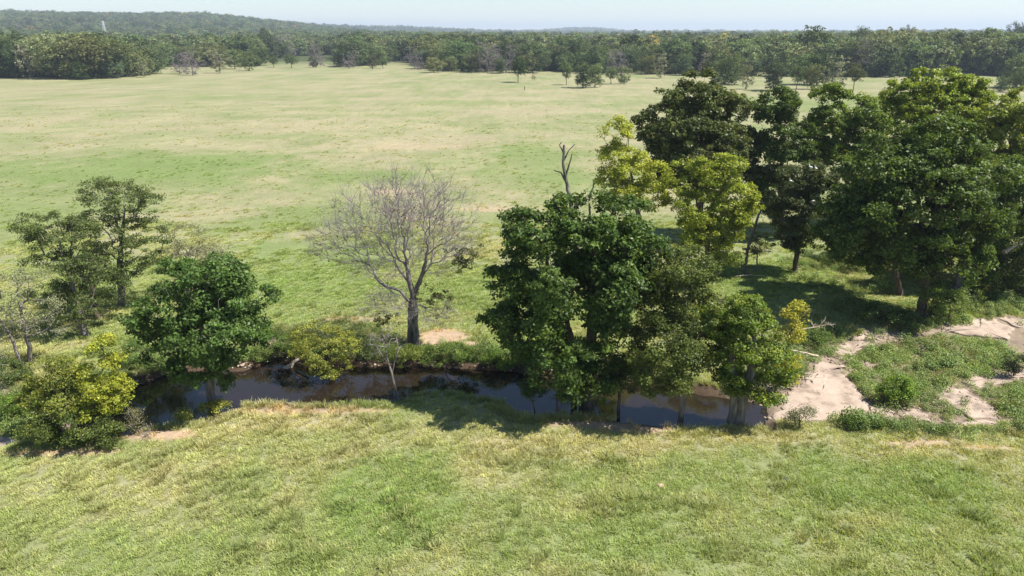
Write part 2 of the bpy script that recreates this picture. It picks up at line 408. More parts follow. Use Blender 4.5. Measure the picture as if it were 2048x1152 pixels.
def leaf_quads(C, Nrm, size, rng, aspect=0.62, fold=0.18):
    """leaf-shaped quads: C centres, Nrm unit normals, size length per leaf"""
    n = len(C); a = np.cross(Nrm, rng.normal(0, 1, (n, 3))); a /= np.linalg.norm(a, axis=1, keepdims=True) + 1e-9
    b = np.cross(Nrm, a); L = size[:, None] * 0.5; Wd = L * aspect
    V = np.stack([C - a * L, C + b * Wd + Nrm * L * fold - a * L * .1, C + a * L, C - b * Wd + Nrm * L * fold - a * L * .1], 1).reshape(-1, 3)
    return V, np.arange(n * 4).reshape(-1, 4)
def crown_leaves(T, centre, rng, per, spread, size, col, colvar=0.18, tips=None, tipw=0.0, upb=0.5, flat=0.6, aspect=0.62, outb=0.5):
    """leaf clumps round the targets T"""
    n = len(T); k = np.maximum(3, rng.poisson(per, n)); idx = np.repeat(np.arange(n), k); m = len(idx)
    cs = spread * rng.uniform(0.7, 1.35, n)
    g = rng.normal(0, 1, (m, 3)); g *= (rng.uniform(0, 1, m) ** 0.4 / (np.linalg.norm(g, axis=1) + 1e-9))[:, None]
    C = T[idx] + g * cs[idx][:, None] * np.array([1, 1, flat])
    o = C - centre; o = o / (np.linalg.norm(o, axis=1, keepdims=True) + 1e-9)
    Nn = rng.normal(0, .75, (m, 3)) + o * outb + g * 0.5 + np.array([0, 0, upb]); Nn /= np.linalg.norm(Nn, axis=1, keepdims=True) + 1e-9
    V, F = leaf_quads(C, Nn, size * rng.uniform(0.6, 1.35, m), rng, aspect)
    cl = rng.normal(0, colvar, n)[idx] + rng.normal(0, colvar * 0.8, m)
    c = np.array(col)[None] * np.clip(1 + cl, 0.45, 1.8)[:, None]
    if tips is not None:
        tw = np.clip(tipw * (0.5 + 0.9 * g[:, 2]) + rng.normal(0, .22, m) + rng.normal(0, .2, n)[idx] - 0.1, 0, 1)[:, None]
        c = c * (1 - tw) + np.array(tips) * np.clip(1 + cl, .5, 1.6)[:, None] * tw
    return V, F, np.repeat(c, 4, 0)
def sample_lobes(lobes, n, rng, shell=0.35, sub=True):
    """lobes: list of (centre, radii(3)). Boughs (small lobes) sit on the lobes, points sit on the upper and outer side of the boughs, so dark gaps stay between boughs"""
    if sub:
        L2 = []
        for c, r in lobes:
            rm = float(np.mean(r)); rs = max(0.42, 0.40 * rm); m = max(4, int(3.6 * (rm / rs) ** 2)); g = rng.normal(0, 1, (m, 3)); g /= np.linalg.norm(g, axis=1, keepdims=True)
            g[:, 2] += 0.12; rad = rng.uniform(.45, 1, m) ** .6 * (1 - .55 * rs / rm)
            for gg, q in zip(g, rad): s_ = rs * rng.uniform(.65, 1.25); L2.append((c + gg * q * r * 1.06, np.array([s_, s_, s_ * .72]), c))
    else: L2 = [(c, r, c) for c, r in lobes]
    ar = np.array([r[0] * r[1] for _, r, _ in L2]); ar = ar / ar.sum(); pts = []
    for (c, r, c0), v in zip(L2, ar):
        m = rng.poisson(n * v) if sub else max(2, int(round(n * v)))
        if not m: continue
        g = rng.normal(0, 1, (m, 3)); g /= np.linalg.norm(g, axis=1, keepdims=True)
        if sub:
            o = (c - c0) / (np.linalg.norm(c - c0) + 1e-9) * .45 + np.array([0, 0, .4]); g = g + o; g /= np.linalg.norm(g, axis=1, keepdims=True)
        rad = rng.uniform(shell, 1, m) ** (1 / 2.2)
        pts.append(c + g * rad[:, None] * r * (1 + rng.normal(0, .07, (m, 1))))
    P = np.concatenate(pts); dp = np.ones(len(P)) * 9
    for c, r in lobes: dp = np.minimum(dp, np.linalg.norm((P - c) / r, axis=1))
    return P[(dp > 0.42) | (rng.uniform(0, 1, len(P)) < 0.3)]

def build_tree(name, label, base_px, lobes_px, col, seed, n=220, per=45, spread=0.55, size=0.2, trunk_r=0.25, tips=None, tipw=0.0, bark=None,
               z=None, trunks=None, crown_base=0.3, cat="tree", colvar=0.2, flat=0.6, group=None, depth=0.85, extra=None, shell=0.35, bare=0, upb=0.5, tip_r=0.014, aspect=0.62,
               leafy=1.0, low_pen=2.0, bf=0.35, trunk_top=None, foliage="crown", stem="trunk", limbs="limbs"):
    rng = np.random.default_rng(seed); col = np.array(col) * (1.5 if col[0] > .14 else np.array([1.75, 1.6, 1.3]) if col[0] / col[1] < .64 else np.array([1.42, 1.46, 1.2])); tips = None if tips is None else np.array(tips) * 1.4; per = int(per * 1.22); size = size * .86
    b = at(base_px[0], base_px[1], -0.1 if z is None else z); b[2] = float(height(b[0], b[1])) - 0.05
    Y = b[1]; L = []
    for q in lobes_px:
        dy = q[4] if len(q) > 4 else 0.0
        c = at_y(q[0], q[1], Y + dy); s = ppm(c); rx, rz = q[2] * 1.08 / s, q[3] * 1.08 / s / math.cos(R(14))
        L.append((c, np.array([rx, max(rx, rz * 0.7) * depth, rz])))
    # back and front filling so that the crown is round
    top = max(c[2] + r[2] * .6 for c, r in L); cc_ = np.mean([c for c, r in L], 0)
    T = sample_lobes(L, int(n * 1.45), rng, shell)
    T = T[T[:, 2] > b[2] + 0.25]
    if extra is not None: T = np.concatenate([T, np.array(extra)])
    sk = Skel(); tt = np.array([cc_[0], cc_[1], b[2] + (top - b[2]) * (0.72 if trunk_top is None else trunk_top)])
    cb = b[2] + (top - b[2]) * crown_base
    low = lambda p_: low_pen * max(0.0, cb - p_[2])
    if trunks is None:
        mid = b + (tt - b) * 0.45; mid[:2] = b[:2] + (tt[:2] - b[:2]) * 0.3
        sk.polyline([b, mid, tt], rng=rng, low=low, jit=0.05)
    else:
        for tr in trunks:                 # each: list of px points on planes Y + dy
            pts = []
            for i, q in enumerate(tr):
                dy = q[2] if len(q) > 2 else 0.0; pp = at_y(q[0], q[1], Y + dy)
                if i == 0: pp = at(q[0], q[1], -0.1 if z is None else z); pp[1] += 0; pp[2] = float(height(pp[0], pp[1])) - 0.05
                pts.append(pp)
            sk.polyline(pts, rng=rng, low=low, jit=0.04)
    sk.reach(T, rng, bf=bf)
    parts = sk.build(trunk_r, tip_r)
    root = thing(name, b, label, cat, group)
    bk = bark or M_BARK
    if parts[0] is not None: obj(stem, mesh(stem, parts[0][0] - b, [parts[0][1]], bk, None, True), root)
    lm = join(parts[1:])
    if lm is not None: tag(obj(limbs, mesh(limbs, lm[0] - b, [lm[1]], bk, None, True), root), kind="stuff")
    if leafy > 0:
        TL = T if leafy >= 1 else T[rng.uniform(0, 1, len(T)) < leafy]
        V, F, c = crown_leaves(TL, cc_, rng, per, spread * .82, size, col, colvar, tips, tipw, upb, flat, aspect)
        ok = np.repeat(V.reshape(-1, 4, 3)[:, :, 2].min(1) > b[2] + 0.02, 4); V = V[ok]; c = c[ok]
        obj(foliage, mesh(foliage, V - b, [np.arange(len(V)).reshape(-1, 4)], M_LEAF, c), root)
    return root

DK = (0.040, 0.070, 0.018); MID = (0.055, 0.095, 0.022); OLV = (0.085, 0.105, 0.032); YG = (0.17, 0.205, 0.028); YEL = (0.30, 0.27, 0.03); GRY = (0.105, 0.12, 0.055); LIME = (0.10, 0.15, 0.026)
exec_near = True
# --- trees along the creek
build_tree("broadleaf_tree", "large dense dark green tree with big glossy leaves leaning over the middle of the creek", (1178, 812),
           [(1190, 440, 95, 50, 1), (1085, 485, 75, 62, 0), (1260, 490, 70, 65, .5), (1018, 562, 50, 34, -.5), (1150, 570, 120, 90, -1), (1250, 600, 80, 90, 0),
            (1065, 650, 78, 66, -.5), (1150, 715, 95, 62, -1.5), (1170, 768, 62, 28, -1), (1050, 590, 60, 50, 1), (1200, 540, 90, 90, 2.5)], (0.036, 0.070, 0.019), 1,
           n=899, per=52, spread=0.55, size=0.24, trunk_r=0.30, tips=(0.105, 0.145, 0.032), tipw=0.42, trunks=[[(1180, 812), (1180, 700), (1190, 560), (1190, 470)], [(1166, 806), (1160, 720), (1120, 600), (1090, 510)], [(1150, 800), (1140, 720), (1090, 650)]], depth=0.8, crown_base=0.15)
build_tree("broadleaf_tree", "rounded dark green tree rooted at the near bank beside the yellow saplings", (427, 812),
           [(400, 568, 88, 46, .5), (478, 600, 62, 56, 0), (335, 622, 66, 56, 0), (425, 680, 105, 62, -.8), (502, 652, 52, 42, 0), (300, 655, 42, 34, .5), (400, 742, 62, 42, -.5), (420, 610, 80, 70, 2), (345, 700, 50, 40, .5)],
           (0.040, 0.078, 0.022), 2, n=516, per=50, spread=0.5, size=0.20, trunk_r=0.24, tips=(0.10, 0.15, 0.035), tipw=0.3, crown_base=0.2, bark=M_BARKG)
build_tree("broadleaf_tree", "olive green tree on the creek bank between the big dark tree and hollow trunked tree", (1366, 838),
           [(1365, 540, 62, 50, .8), (1392, 615, 60, 60, .3), (1328, 690, 78, 56, -.5), (1400, 702, 52, 52, 0), (1320, 752, 62, 30, -.8), (1310, 620, 60, 70, 1)],
           (0.062, 0.082, 0.024), 3, n=546, per=55, spread=0.5, size=0.145, trunk_r=0.16, tips=(0.13, 0.15, 0.035), tipw=0.3, bark=M_BARKG, crown_base=0.2)
build_tree("broadleaf_tree", "thin stemmed understorey tree between two creekside trees, its trunk against the water", (1238, 824),
           [(1240, 700, 48, 45, 0), (1262, 752, 42, 32, 0), (1222, 742, 36, 34, .3)], (0.05, 0.075, 0.022), 4, n=110, per=45, spread=0.45, size=0.15, trunk_r=0.09, crown_base=0.3)
build_tree("broadleaf_tree", "bright green small tree with hollow pale trunk at the rock end of the pool", (1468, 846),
           [(1500, 632, 56, 44, .3), (1475, 690, 58, 56, 0), (1545, 722, 42, 46, -.3), (1535, 778, 46, 28, -.5), (1440, 650, 34, 46, .3), (1480, 760, 40, 30, 0)],
           (0.070, 0.118, 0.024), 5, n=396, per=52, spread=0.45, size=0.155, trunk_r=0.28, tips=(0.19, 0.20, 0.03), tipw=0.38, trunks=[[(1466, 846), (1470, 790), (1462, 720), (1470, 650)], [(1478, 846), (1490, 780), (1510, 700), (1500, 640)]], bark=M_BARKG, crown_base=0.2)
build_tree("broadleaf_tree", "dead limbed creekside shrub tree with yellow leaves arching towards the rock shelf", (1565, 760),
           [(1592, 632, 26, 24, 0), (1575, 665, 24, 26, 0), (1572, 742, 34, 34, -.2)], (0.22, 0.22, 0.035), 6, n=75, per=38, spread=0.42, size=0.14, trunk_r=0.08, tips=YEL, tipw=0.5, crown_base=0.2, low_pen=.5)
# --- oaks behind the creek
build_tree("oak_tree", "tallest open crowned oak of the group behind the creek, with layered foliage", (245, 612),
           [(240, 388, 72, 22, 0), (195, 436, 52, 22, .5), (292, 402, 30, 18, 0), (285, 470, 50, 26, 0), (225, 500, 52, 24, -.5), (265, 430, 50, 26, 1), (255, 545, 40, 22, 0), (310, 520, 30, 25, 0)],
           (0.078, 0.098, 0.036), 7, n=260, per=42, spread=0.55, size=0.16, trunk_r=0.24, flat=0.35, shell=0.1, bark=M_BARKG, crown_base=0.3, depth=1.0, trunk_top=0.85)
build_tree("oak_tree", "oak with forked grey limbs reaching out beside the tallest open crowned oak", (172, 672),
           [(98, 448, 54, 18, 0), (150, 470, 48, 24, 0), (112, 520, 50, 26, -.5), (172, 540, 44, 26, .5), (100, 590, 44, 24, 0), (165, 612, 46, 30, 0), (130, 470, 60, 20, 1.5), (60, 470, 22, 14, 0)],
           (0.072, 0.092, 0.034), 8, n=270, per=42, spread=0.5, size=0.15, trunk_r=0.20, flat=0.35, shell=0.1, bark=M_BARKG, crown_base=0.25, depth=1.0, trunk_top=0.85)
build_tree("oak_tree", "leaning dark trunked oak half hidden behind the forked oak", (196, 640),
           [(190, 540, 45, 30, 0), (215, 580, 40, 28, 0), (140, 560, 40, 28, 1)], (0.05, 0.07, 0.025), 9, n=120, per=40, spread=0.5, size=0.15, trunk_r=0.17, flat=0.45, crown_base=0.3, depth=1.0)
build_tree("oak_tree", "thin dusty grey oak with a see-through crown behind the rounded dark tree", (374, 585),
           [(378, 478, 46, 24, 0), (424, 508, 38, 20, 0), (340, 505, 30, 16, 0), (392, 520, 50, 20, 1)], (0.15, 0.15, 0.085), 10, n=130, per=26, spread=0.5, size=0.13, trunk_r=0.15, flat=0.4, bark=M_BARKG, crown_base=0.3, depth=1.0)
build_tree("oak_tree", "sparse pale grey tree with two leaning trunks beside the weedy bank", (56, 730),
           [(30, 572, 46, 26, 0), (72, 628, 50, 28, 0), (10, 640, 42, 34, 0), (60, 560, 40, 20, .5), (-30, 600, 50, 50, 0), (90, 660, 40, 22, 0)], (0.16, 0.17, 0.10), 11, n=150, per=22, spread=0.5, size=0.12, trunk_r=0.13, flat=0.4,
           trunks=[[(60, 728), (52, 660), (36, 600)], [(48, 735), (20, 670), (-15, 620)]], bark=M_BARKG, crown_base=0.25, depth=1.0)
# --- yellow saplings, front
build_tree("sapling", "bright yellow green sapling with pointed top standing in front of the pool's dark end", (203, 872),
           [(200, 695, 24, 24, 0), (208, 740, 38, 26, 0), (215, 775, 46, 24, 0), (200, 812, 44, 22, -.2), (235, 800, 24, 18, 0)], (0.175, 0.20, 0.026), 12, n=190, per=40, spread=0.35, size=0.125, trunk_r=0.08, tips=(0.30, 0.29, 0.035), tipw=.35, crown_base=0.1)
build_tree("sapling", "mottled green and yellow sapling beside the pointed yellow one", (118, 872),
           [(110, 745, 44, 28, 0), (80, 790, 40, 30, 0), (130, 800, 50, 32, -.2), (160, 760, 30, 26, .3), (100, 835, 48, 26, 0)], (0.12, 0.14, 0.034), 13, n=210, per=40, spread=0.38, size=0.125, trunk_r=0.08, tips=(0.22, 0.21, 0.035), tipw=.35, crown_base=0.1)
build_tree("shrub", "dark green thicket shrub at the grass edge below the yellow saplings", (130, 900),
           [(80, 872, 44, 26, 0), (130, 862, 50, 34, 0), (190, 868, 40, 28, 0), (225, 880, 28, 18, 0)], (0.07, 0.095, 0.028), 14, n=200, per=38, spread=0.33, size=0.12, trunk_r=0.05, tips=(0.15, 0.17, 0.035), tipw=.25, crown_base=0.02, cat="shrub", low_pen=.2, foliage="foliage", stem="stem", limbs="twigs")
# --- trees behind, right group
build_tree("locust_tree", "slender yellow green tree with airy foliage behind the big creekside tree", (1292, 560),
           [(1232, 270, 32, 26, 0), (1238, 322, 44, 34, 0), (1272, 350, 36, 34, .5), (1220, 360, 28, 24, 0), (1310, 362, 32, 32, -.5), (1300, 400, 40, 30, 0), (1250, 400, 40, 26, 0)], (0.20, 0.225, 0.035), 15, n=276, per=48, spread=0.55, size=0.196, trunk_r=0.18, tips=(0.31, 0.30, 0.04), tipw=.2, bark=M_BARKG, crown_base=0.3)
build_tree("locust_tree", "bright lime yellow tree with billowing crown in front of the tallest dark tree", (1405, 575),
           [(1388, 362, 46, 38, 0), (1452, 350, 52, 38, .5), (1478, 405, 36, 40, 0), (1392, 425, 44, 40, -.5), (1440, 425, 60, 50, .5), (1420, 472, 58, 30, 0)], (0.165, 0.20, 0.028), 16, n=436, per=55, spread=0.55, size=0.208, trunk_r=0.22, tips=(0.28, 0.28, 0.035), tipw=.25, crown_base=0.2)
build_tree("broadleaf_tree", "low bushy green tree at the foot of the bright lime yellow tree", (1440, 556),
           [(1440, 500, 40, 38, 0), (1405, 510, 36, 36, 0), (1468, 520, 22, 22, 0)], (0.095, 0.13, 0.028), 17, n=130, per=42, spread=0.45, size=0.15, trunk_r=0.1, crown_base=0.05, tips=(0.17, 0.2, .03), tipw=.3)
build_tree("broadleaf_tree", "huge dense dark olive tree rising highest behind the lime yellow tree", (1395, 480),
           [(1388, 188, 46, 38, 0), (1330, 255, 52, 56, 0), (1440, 240, 62, 56, 0), (1390, 300, 100, 66, -1), (1475, 310, 42, 52, 0), (1340, 340, 60, 46, 0), (1400, 245, 70, 70, 2), (1440, 360, 60, 50, 0)],
           (0.062, 0.078, 0.028), 18, n=897, per=55, spread=0.70, size=0.307, trunk_r=0.4, tips=(0.125, 0.13, 0.05), tipw=.3, crown_base=0.12)
build_tree("broadleaf_tree", "dark narrow crowned tree between the huge olive tree and the egret tree", (1560, 480),
           [(1555, 215, 46, 30, 0), (1560, 265, 54, 50, 0), (1545, 330, 46, 50, 0), (1590, 320, 36, 46, 0), (1545, 390, 44, 40, 0)], (0.050, 0.075, 0.022), 19, n=500, per=51, spread=0.60, size=0.288, trunk_r=0.25, tips=(0.10, .13, .03), tipw=.25, crown_base=0.12)
EGRET_PX = [(1631, 341), (1620, 338), (1581, 366), (1628, 405), (1625, 411)]
eg_b = at(1588, 546, -0.1)
EGRETS = [at_y(x, y, eg_b[1] - 2.6 + (0.5 if y < 350 else 0)) for x, y in EGRET_PX]
build_tree("broadleaf_tree", "dusky grey green tree with straight dark trunk holding the white egrets", (1588, 546),
           [(1600, 358, 46, 26, -.3), (1630, 350, 46, 24, -.3), (1585, 395, 50, 32, -.6), (1640, 400, 46, 34, -.5), (1600, 440, 58, 34, -.5), (1592, 478, 44, 26, 0)], (0.052, 0.066, 0.028), 20, n=414, per=50, spread=0.55, size=0.196, trunk_r=0.22, tips=(0.10, .115, .05), tipw=.25,
           crown_base=0.3, extra=[e - np.array([0, 0, 0.12]) for e in EGRETS])
build_tree("broadleaf_tree", "massive deep green spreading tree standing over the rock shelf and weedy bank", (1845, 633),
           [(1790, 330, 80, 52, 0), (1870, 300, 80, 56, .5), (1930, 350, 70, 60, 0), (1760, 410, 80, 60, -1), (1850, 400, 100, 76, -1.5), (1940, 430, 70, 66, -.5), (1720, 470, 70, 42, -.5), (1800, 500, 90, 46, -1), (1890, 510, 80, 46, -1), (1850, 350, 90, 70, 3), (1700, 400, 50, 60, 1)],
           (0.045, 0.074, 0.019), 21, n=1054, per=57, spread=0.65, size=0.257, trunk_r=0.33, tips=(0.09, .13, .03), tipw=.32, crown_base=0.25)
build_tree("broadleaf_tree", "mid green tree with slightly slanting trunk just behind the massive spreading tree", (1798, 592),
           [(1720, 420, 50, 40, 0), (1770, 450, 60, 46, 0), (1700, 500, 50, 30, 0), (1740, 340, 60, 50, 0)], (0.05, 0.08, 0.02), 22, n=229, per=52, spread=0.60, size=0.244, trunk_r=0.22, crown_base=0.35)
build_tree("broadleaf_tree", "leaning trunked tree with light green crown next to the massive spreading tree", (1912, 582),
           [(1960, 400, 60, 56, 0), (2010, 430, 60, 60, 0), (1950, 470, 50, 40, 0), (2000, 350, 60, 50, 0), (2040, 380, 60, 60, 1)], (0.052, 0.088, 0.022), 23, n=414, per=52, spread=0.60, size=0.244, trunk_r=0.3,
           trunks=[[(1908, 584), (1930, 530), (1965, 460), (1985, 400)]], bark=M_BARKG, crown_base=0.3, tips=(.10, .14, .03), tipw=.3)
build_tree("broadleaf_tree", "sunlit lime green tree with the highest crown above the massive spreading tree", (1850, 450),
           [(1870, 165, 50, 24, 0), (1910, 190, 52, 34, 0), (1820, 195, 52, 30, 0), (1870, 225, 90, 40, 0), (1945, 220, 34, 40, 0), (1785, 235, 40, 36, 0), (1900, 280, 80, 40, -1)], (0.135, 0.175, 0.03), 24, n=698, per=51, spread=0.60, size=0.284, trunk_r=0.3, tips=(0.21, .225, .035), tipw=.35, crown_base=0.2)
build_tree("broadleaf_tree", "mid green tree with tufted top between the dark narrow tree and the lime green crown", (1690, 470),
           [(1655, 195, 32, 22, 0), (1690, 225, 56, 36, 0), (1650, 260, 46, 40, 0), (1720, 270, 50, 42, 0), (1680, 310, 66, 46, 0), (1740, 310, 40, 40, 0)], (0.085, 0.12, 0.026), 25, n=530, per=51, spread=0.60, size=0.271, trunk_r=0.25, tips=(0.15, .18, .035), tipw=.32, crown_base=0.15)
build_tree("broadleaf_tree", "yellowish green tree cut by the picture edge beyond the leaning trunked tree", (2030, 480),
           [(2000, 240, 46, 34, 0), (2045, 220, 50, 40, 0), (2010, 290, 60, 46, 0), (2070, 280, 60, 60, 0), (1975, 320, 40, 40, 0)], (0.13, 0.16, 0.03), 26, n=388, per=50, spread=0.60, size=0.271, trunk_r=0.25, tips=(0.21, .215, .035), tipw=.35, crown_base=0.15)
build_tree("broadleaf_tree", "deep shaded tree at the picture edge over the upper rock shelf", (2040, 600),
           [(2040, 510, 50, 46, 0), (2090, 480, 60, 60, 0), (2010, 545, 34, 30, 0), (2080, 560, 50, 40, 0)], (0.045, 0.068, 0.02), 27, n=200, per=42, spread=0.5, size=0.17, trunk_r=0.18, crown_base=0.1)
build_tree("broadleaf_tree", "half dead sapling tree with pale bare twigs near the leaning dead trunk", (1512, 545),
           [(1520, 490, 26, 22, 0), (1508, 500, 20, 16, 0)], (0.055, 0.062, 0.035), 28, n=60, per=26, spread=0.35, size=0.12, trunk_r=0.06, crown_base=0.2, bark=M_DEAD, tip_r=.012)
build_tree("broadleaf_tree", "light green leafy young tree in the shade beside the massive tree's trunk", (1898, 640),
           [(1895, 612, 40, 26, 0), (1930, 600, 32, 22, 0), (1870, 590, 26, 26, 0)], (0.09, 0.125, 0.035), 29, n=110, per=40, spread=0.4, size=0.14, trunk_r=0.06, crown_base=0.02)
build_tree("broadleaf_tree", "shaded low tree filling the gap behind the massive spreading tree's trunk", (1870, 556),
           [(1860, 500, 60, 40, 0), (1910, 490, 50, 40, 0), (1830, 520, 40, 30, 0)], (0.042, 0.066, 0.02), 30, n=190, per=44, spread=0.55, size=0.2, trunk_r=0.14, crown_base=0.05)
build_tree("broadleaf_tree", "dark bushy tree behind the leaning trunked tree", (1975, 560),
           [(1970, 490, 60, 46, 0), (2030, 480, 60, 50, 0), (2000, 525, 60, 26, 0)], (0.042, 0.066, 0.02), 31, n=240, per=44, spread=0.55, size=0.2, trunk_r=0.16, crown_base=0.05)
build_tree("broadleaf_tree", "shadowy thicket tree deep behind the slanting trunk", (1750, 520),
           [(1750, 470, 60, 34, 0), (1800, 480, 50, 32, 0), (1700, 480, 40, 26, 0)], (0.045, 0.07, 0.021), 32, n=200, per=44, spread=0.55, size=0.2, trunk_r=0.14, crown_base=0.05)
# ------------------------------------------------------------------ bare and dead trees
def twigs_at(sk, rng, per, length, r, spread=0.8):
    tips = np.array(sk.tips, int); P = sk.P[tips]; D = P - sk.P[sk.par[tips]]; D /= np.linalg.norm(D, axis=1, keepdims=True) + 1e-9
    P = np.repeat(P, per, 0); D = np.repeat(D, per, 0) + rng.normal(0, spread * 0.6, (len(P), 3)) + np.array([0, 0, .15]); D /= np.linalg.norm(D, axis=1, keepdims=True)
    ln = length * rng.uniform(.4, 1.3, len(P)); P = P - D * 0.02; E = P + D * ln[:, None]
    rr = np.full(len(P), r); return tubes(P, E, rr, rr * 0.5, D, D, 3)
def bare_tree(name, label, base_px, lobes_px, seed, n, trunk_r, tip_r, trunks=None, twig=(4, 0.5), m=None, leaves=(), z=None, bf=.3, crown_base=.3, cat="tree", shell=0.0, jit=0.06, up=.3, yoff=0.0, low_pen=1.5, base3=None, taper=None):
    rng = np.random.default_rng(seed); m = m or M_DEAD
    b = at(*base_px, -0.1 if z is None else z)
    b[2] = float(height(b[0], b[1])) - 0.05
    if base3 is not None: b = np.array(base3, float)
    Y = b[1]; L = []
    for q in lobes_px:
        dy = q[4] if len(q) > 4 else 0.0; c = at_y(q[0], q[1], Y + dy); s = ppm(c); L.append((c, np.array([q[2] / s, max(q[2], q[3] * .8) / s * .9, q[3] / s])))
    sk = Skel(); top = max([c[2] + r[2] for c, r in L] or [b[2] + 1]); cb = b[2] + (top - b[2]) * crown_base
    low = lambda p_: low_pen * max(0.0, cb - p_[2])
    for tr in trunks:
        pts = []
        for i, q in enumerate(tr):
            pp = at_y(q[0], q[1], Y + (q[2] if len(q) > 2 else 0.0))
            if i == 0 and base3 is None and len(tr[0]) == 2: pp = at(q[0], q[1], -0.1 if z is None else z); pp[2] = float(height(pp[0], pp[1])) - 0.05
            pts.append(pp)
        n0 = sk.n; sk.polyline(pts, rng=rng, low=low, seg=0.35, jit=0.03)
        if taper:
            sk.fix = getattr(sk, 'fix', {}); r0_, r1_ = taper[len(sk.fix_n)] if hasattr(sk, 'fix_n') else taper[0]
            sk.fix_n = getattr(sk, 'fix_n', []) + [1]
            for q_ in range(n0, sk.n): sk.fix[q_] = r0_ + (r1_ - r0_) * (q_ - n0) / max(1, sk.n - 1 - n0)
    if L:
        T = sample_lobes(L, n, rng, shell, False); T = T[T[:, 2] > b[2] + .3]; sk.reach(T, rng, bf=bf, seg=.5, jit=jit, up=up)
    parts = sk.build(trunk_r, tip_r, expo=.66)
    root = thing(name, b, label, cat)
    obj("trunk", mesh("trunk", parts[0][0] - b, [parts[0][1]], M_BARKG if m is M_DEAD else m, None, True), root)
    lm = join(parts[1:] + ([twigs_at(sk, rng, twig[0], twig[1], tip_r * .9)] if twig and sk.tips else []))
    if lm is not None: tag(obj("limbs", mesh("limbs", lm[0] - b, [lm[1]], m, None, True), root), kind="stuff")
    V, C, o = [], [], 0
    for (px, py, rx, ry, dy, k, per, col, sz) in leaves:
        c = at_y(px, py, Y + dy); s = ppm(c); g = rng.normal(0, 1, (k, 3)) * np.array([rx, rx, ry]) / s * .55
        v, f_, cc2 = crown_leaves(c + g, c - np.array([0, 0, 1.]), rng, per, .32, sz, col, .2, flat=.5); V.append(v); C.append(cc2)
    if V:
        V = np.concatenate(V); obj("leaves", mesh("leaves", V - b, [np.arange(len(V)).reshape(-1, 4)], M_LEAF, np.concatenate(C)), root)
    return root
GRN = (0.075, 0.085, 0.025); RUST = (0.16, 0.06, 0.04)
bare_tree("bare_tree", "large leafless grey tree with double trunk and fan of fine twigs beside the pool", (830, 694),
          [(830, 400, 92, 62, 0), (745, 430, 90, 62, .3), (672, 482, 66, 44, 0), (905, 425, 52, 62, 0), (915, 485, 44, 32, 0), (775, 520, 76, 46, -.5), (870, 510, 50, 50, .5), (780, 600, 60, 26, -1), (870, 625, 46, 18, -1.2), (830, 450, 90, 70, 2)],
          41, 1350, 0.215, 0.0085, trunks=[[(834, 694), (830, 640), (828, 600), (818, 560), (812, 520)], [(823, 688), (821, 640), (824, 600), (846, 545), (856, 500)]], twig=(5, .95),
          leaves=[(925, 520, 32, 24, 0, 26, 34, GRN, .15), (872, 600, 28, 20, -.8, 22, 34, GRN, .15), (770, 635, 28, 12, -1, 14, 30, GRN, .14), (640, 500, 32, 22, 0, 30, 3, RUST, .12), (800, 425, 46, 26, -.5, 30, 3, RUST, .13), (905, 455, 40, 25, 0, 14, 3, RUST, .12), (680, 420, 30, 16, 0, 14, 3, (.14, .12, .05), .12)], crown_base=.28, bf=.5, up=.15)
bare_tree("dead_snag", "tall broken dead snag with antler-like stubs rising above the big creekside tree", (1168, 575), [], 42, 0, 0.24, .04,
          trunks=[[(1168, 575), (1150, 470), (1141, 400), (1132, 360), (1126, 325), (1128, 290)], [(1133, 365, .02), (1122, 345, .1), (1108, 341, .1)], [(1131, 355, .02), (1138, 330, -.1), (1144, 308, -.1)], [(1127, 322, .02), (1138, 300, .1), (1150, 288, .1)], [(1127, 305, .02), (1119, 290, 0), (1123, 284, 0)]], twig=None, m=M_BARKG, taper=[(.30, .09), (.10, .04), (.10, .04), (.08, .03), (.07, .03)])
bare_tree("dead_snag", "short pale dead stub poking out beside the antler-like snag", (1192, 565), [], 43, 0, 0.13, .05, trunks=[[(1192, 565), (1180, 470), (1178, 400), (1188, 366)]], twig=None, m=M_DEAD, taper=[(.2, .05)])
bare_tree("dead_sapling", "slim leafless sapling with upswept pale branches on the near bank of the pool", (793, 797), [(750, 690, 16, 32, 0), (772, 676, 16, 26, 0), (797, 690, 9, 30, 0)], 44, 40, 0.065, .015,
          trunks=[[(793, 797), (789, 770), (784, 748), (779, 732)], [(784, 748, .02), (792, 715, 0), (796, 690, 0)], [(779, 732, .02), (760, 705, 0), (748, 680, 0)], [(779, 732, .02), (772, 700, 0), (766, 672, 0)]], twig=(3, .35), m=M_DEAD, crown_base=.2, up=.6, bf=.2, taper=[(.10, .06), (.045, .02), (.045, .02), (.045, .02)])
bare_tree("dead_tree", "thin leaning leafless tree at the meadow edge beside the low bushy green tree", (1489, 550), [(1528, 410, 18, 24, 0), (1515, 440, 16, 22, 0)], 45, 26, 0.13, .014,
          trunks=[[(1489, 550), (1494, 505), (1508, 455), (1524, 415)]], twig=(2, .6), m=M_BARKG, crown_base=.4)
def dead_branch(label, px, pts, seed, r, n=10, zl=-.3, m=None, twig=(2, .35)):
    c = at(*px, zl); Y = c[1]
    return bare_tree("dead_branch", label, px, [(p_[0], p_[1], 14, 9, 0) for p_ in pts[1:]], seed, n, r, .012, trunks=[[(*p_, 0.001 * i) for i, p_ in enumerate(pts)]], twig=twig, m=m or M_PALE, base3=at_y(*pts[0], Y), crown_base=-1, cat="branch")
dead_branch("pale broken branch hanging over the pool from the willow bush", (640, 740), [(612, 712), (588, 724), (574, 738)], 46, .055, 4, zl=-.7)
dead_branch("pale forked stick upright on the broken branch above the pool", (640, 740), [(588, 723), (594, 712), (597, 700)], 47, .04, 0, zl=-.7, twig=None)
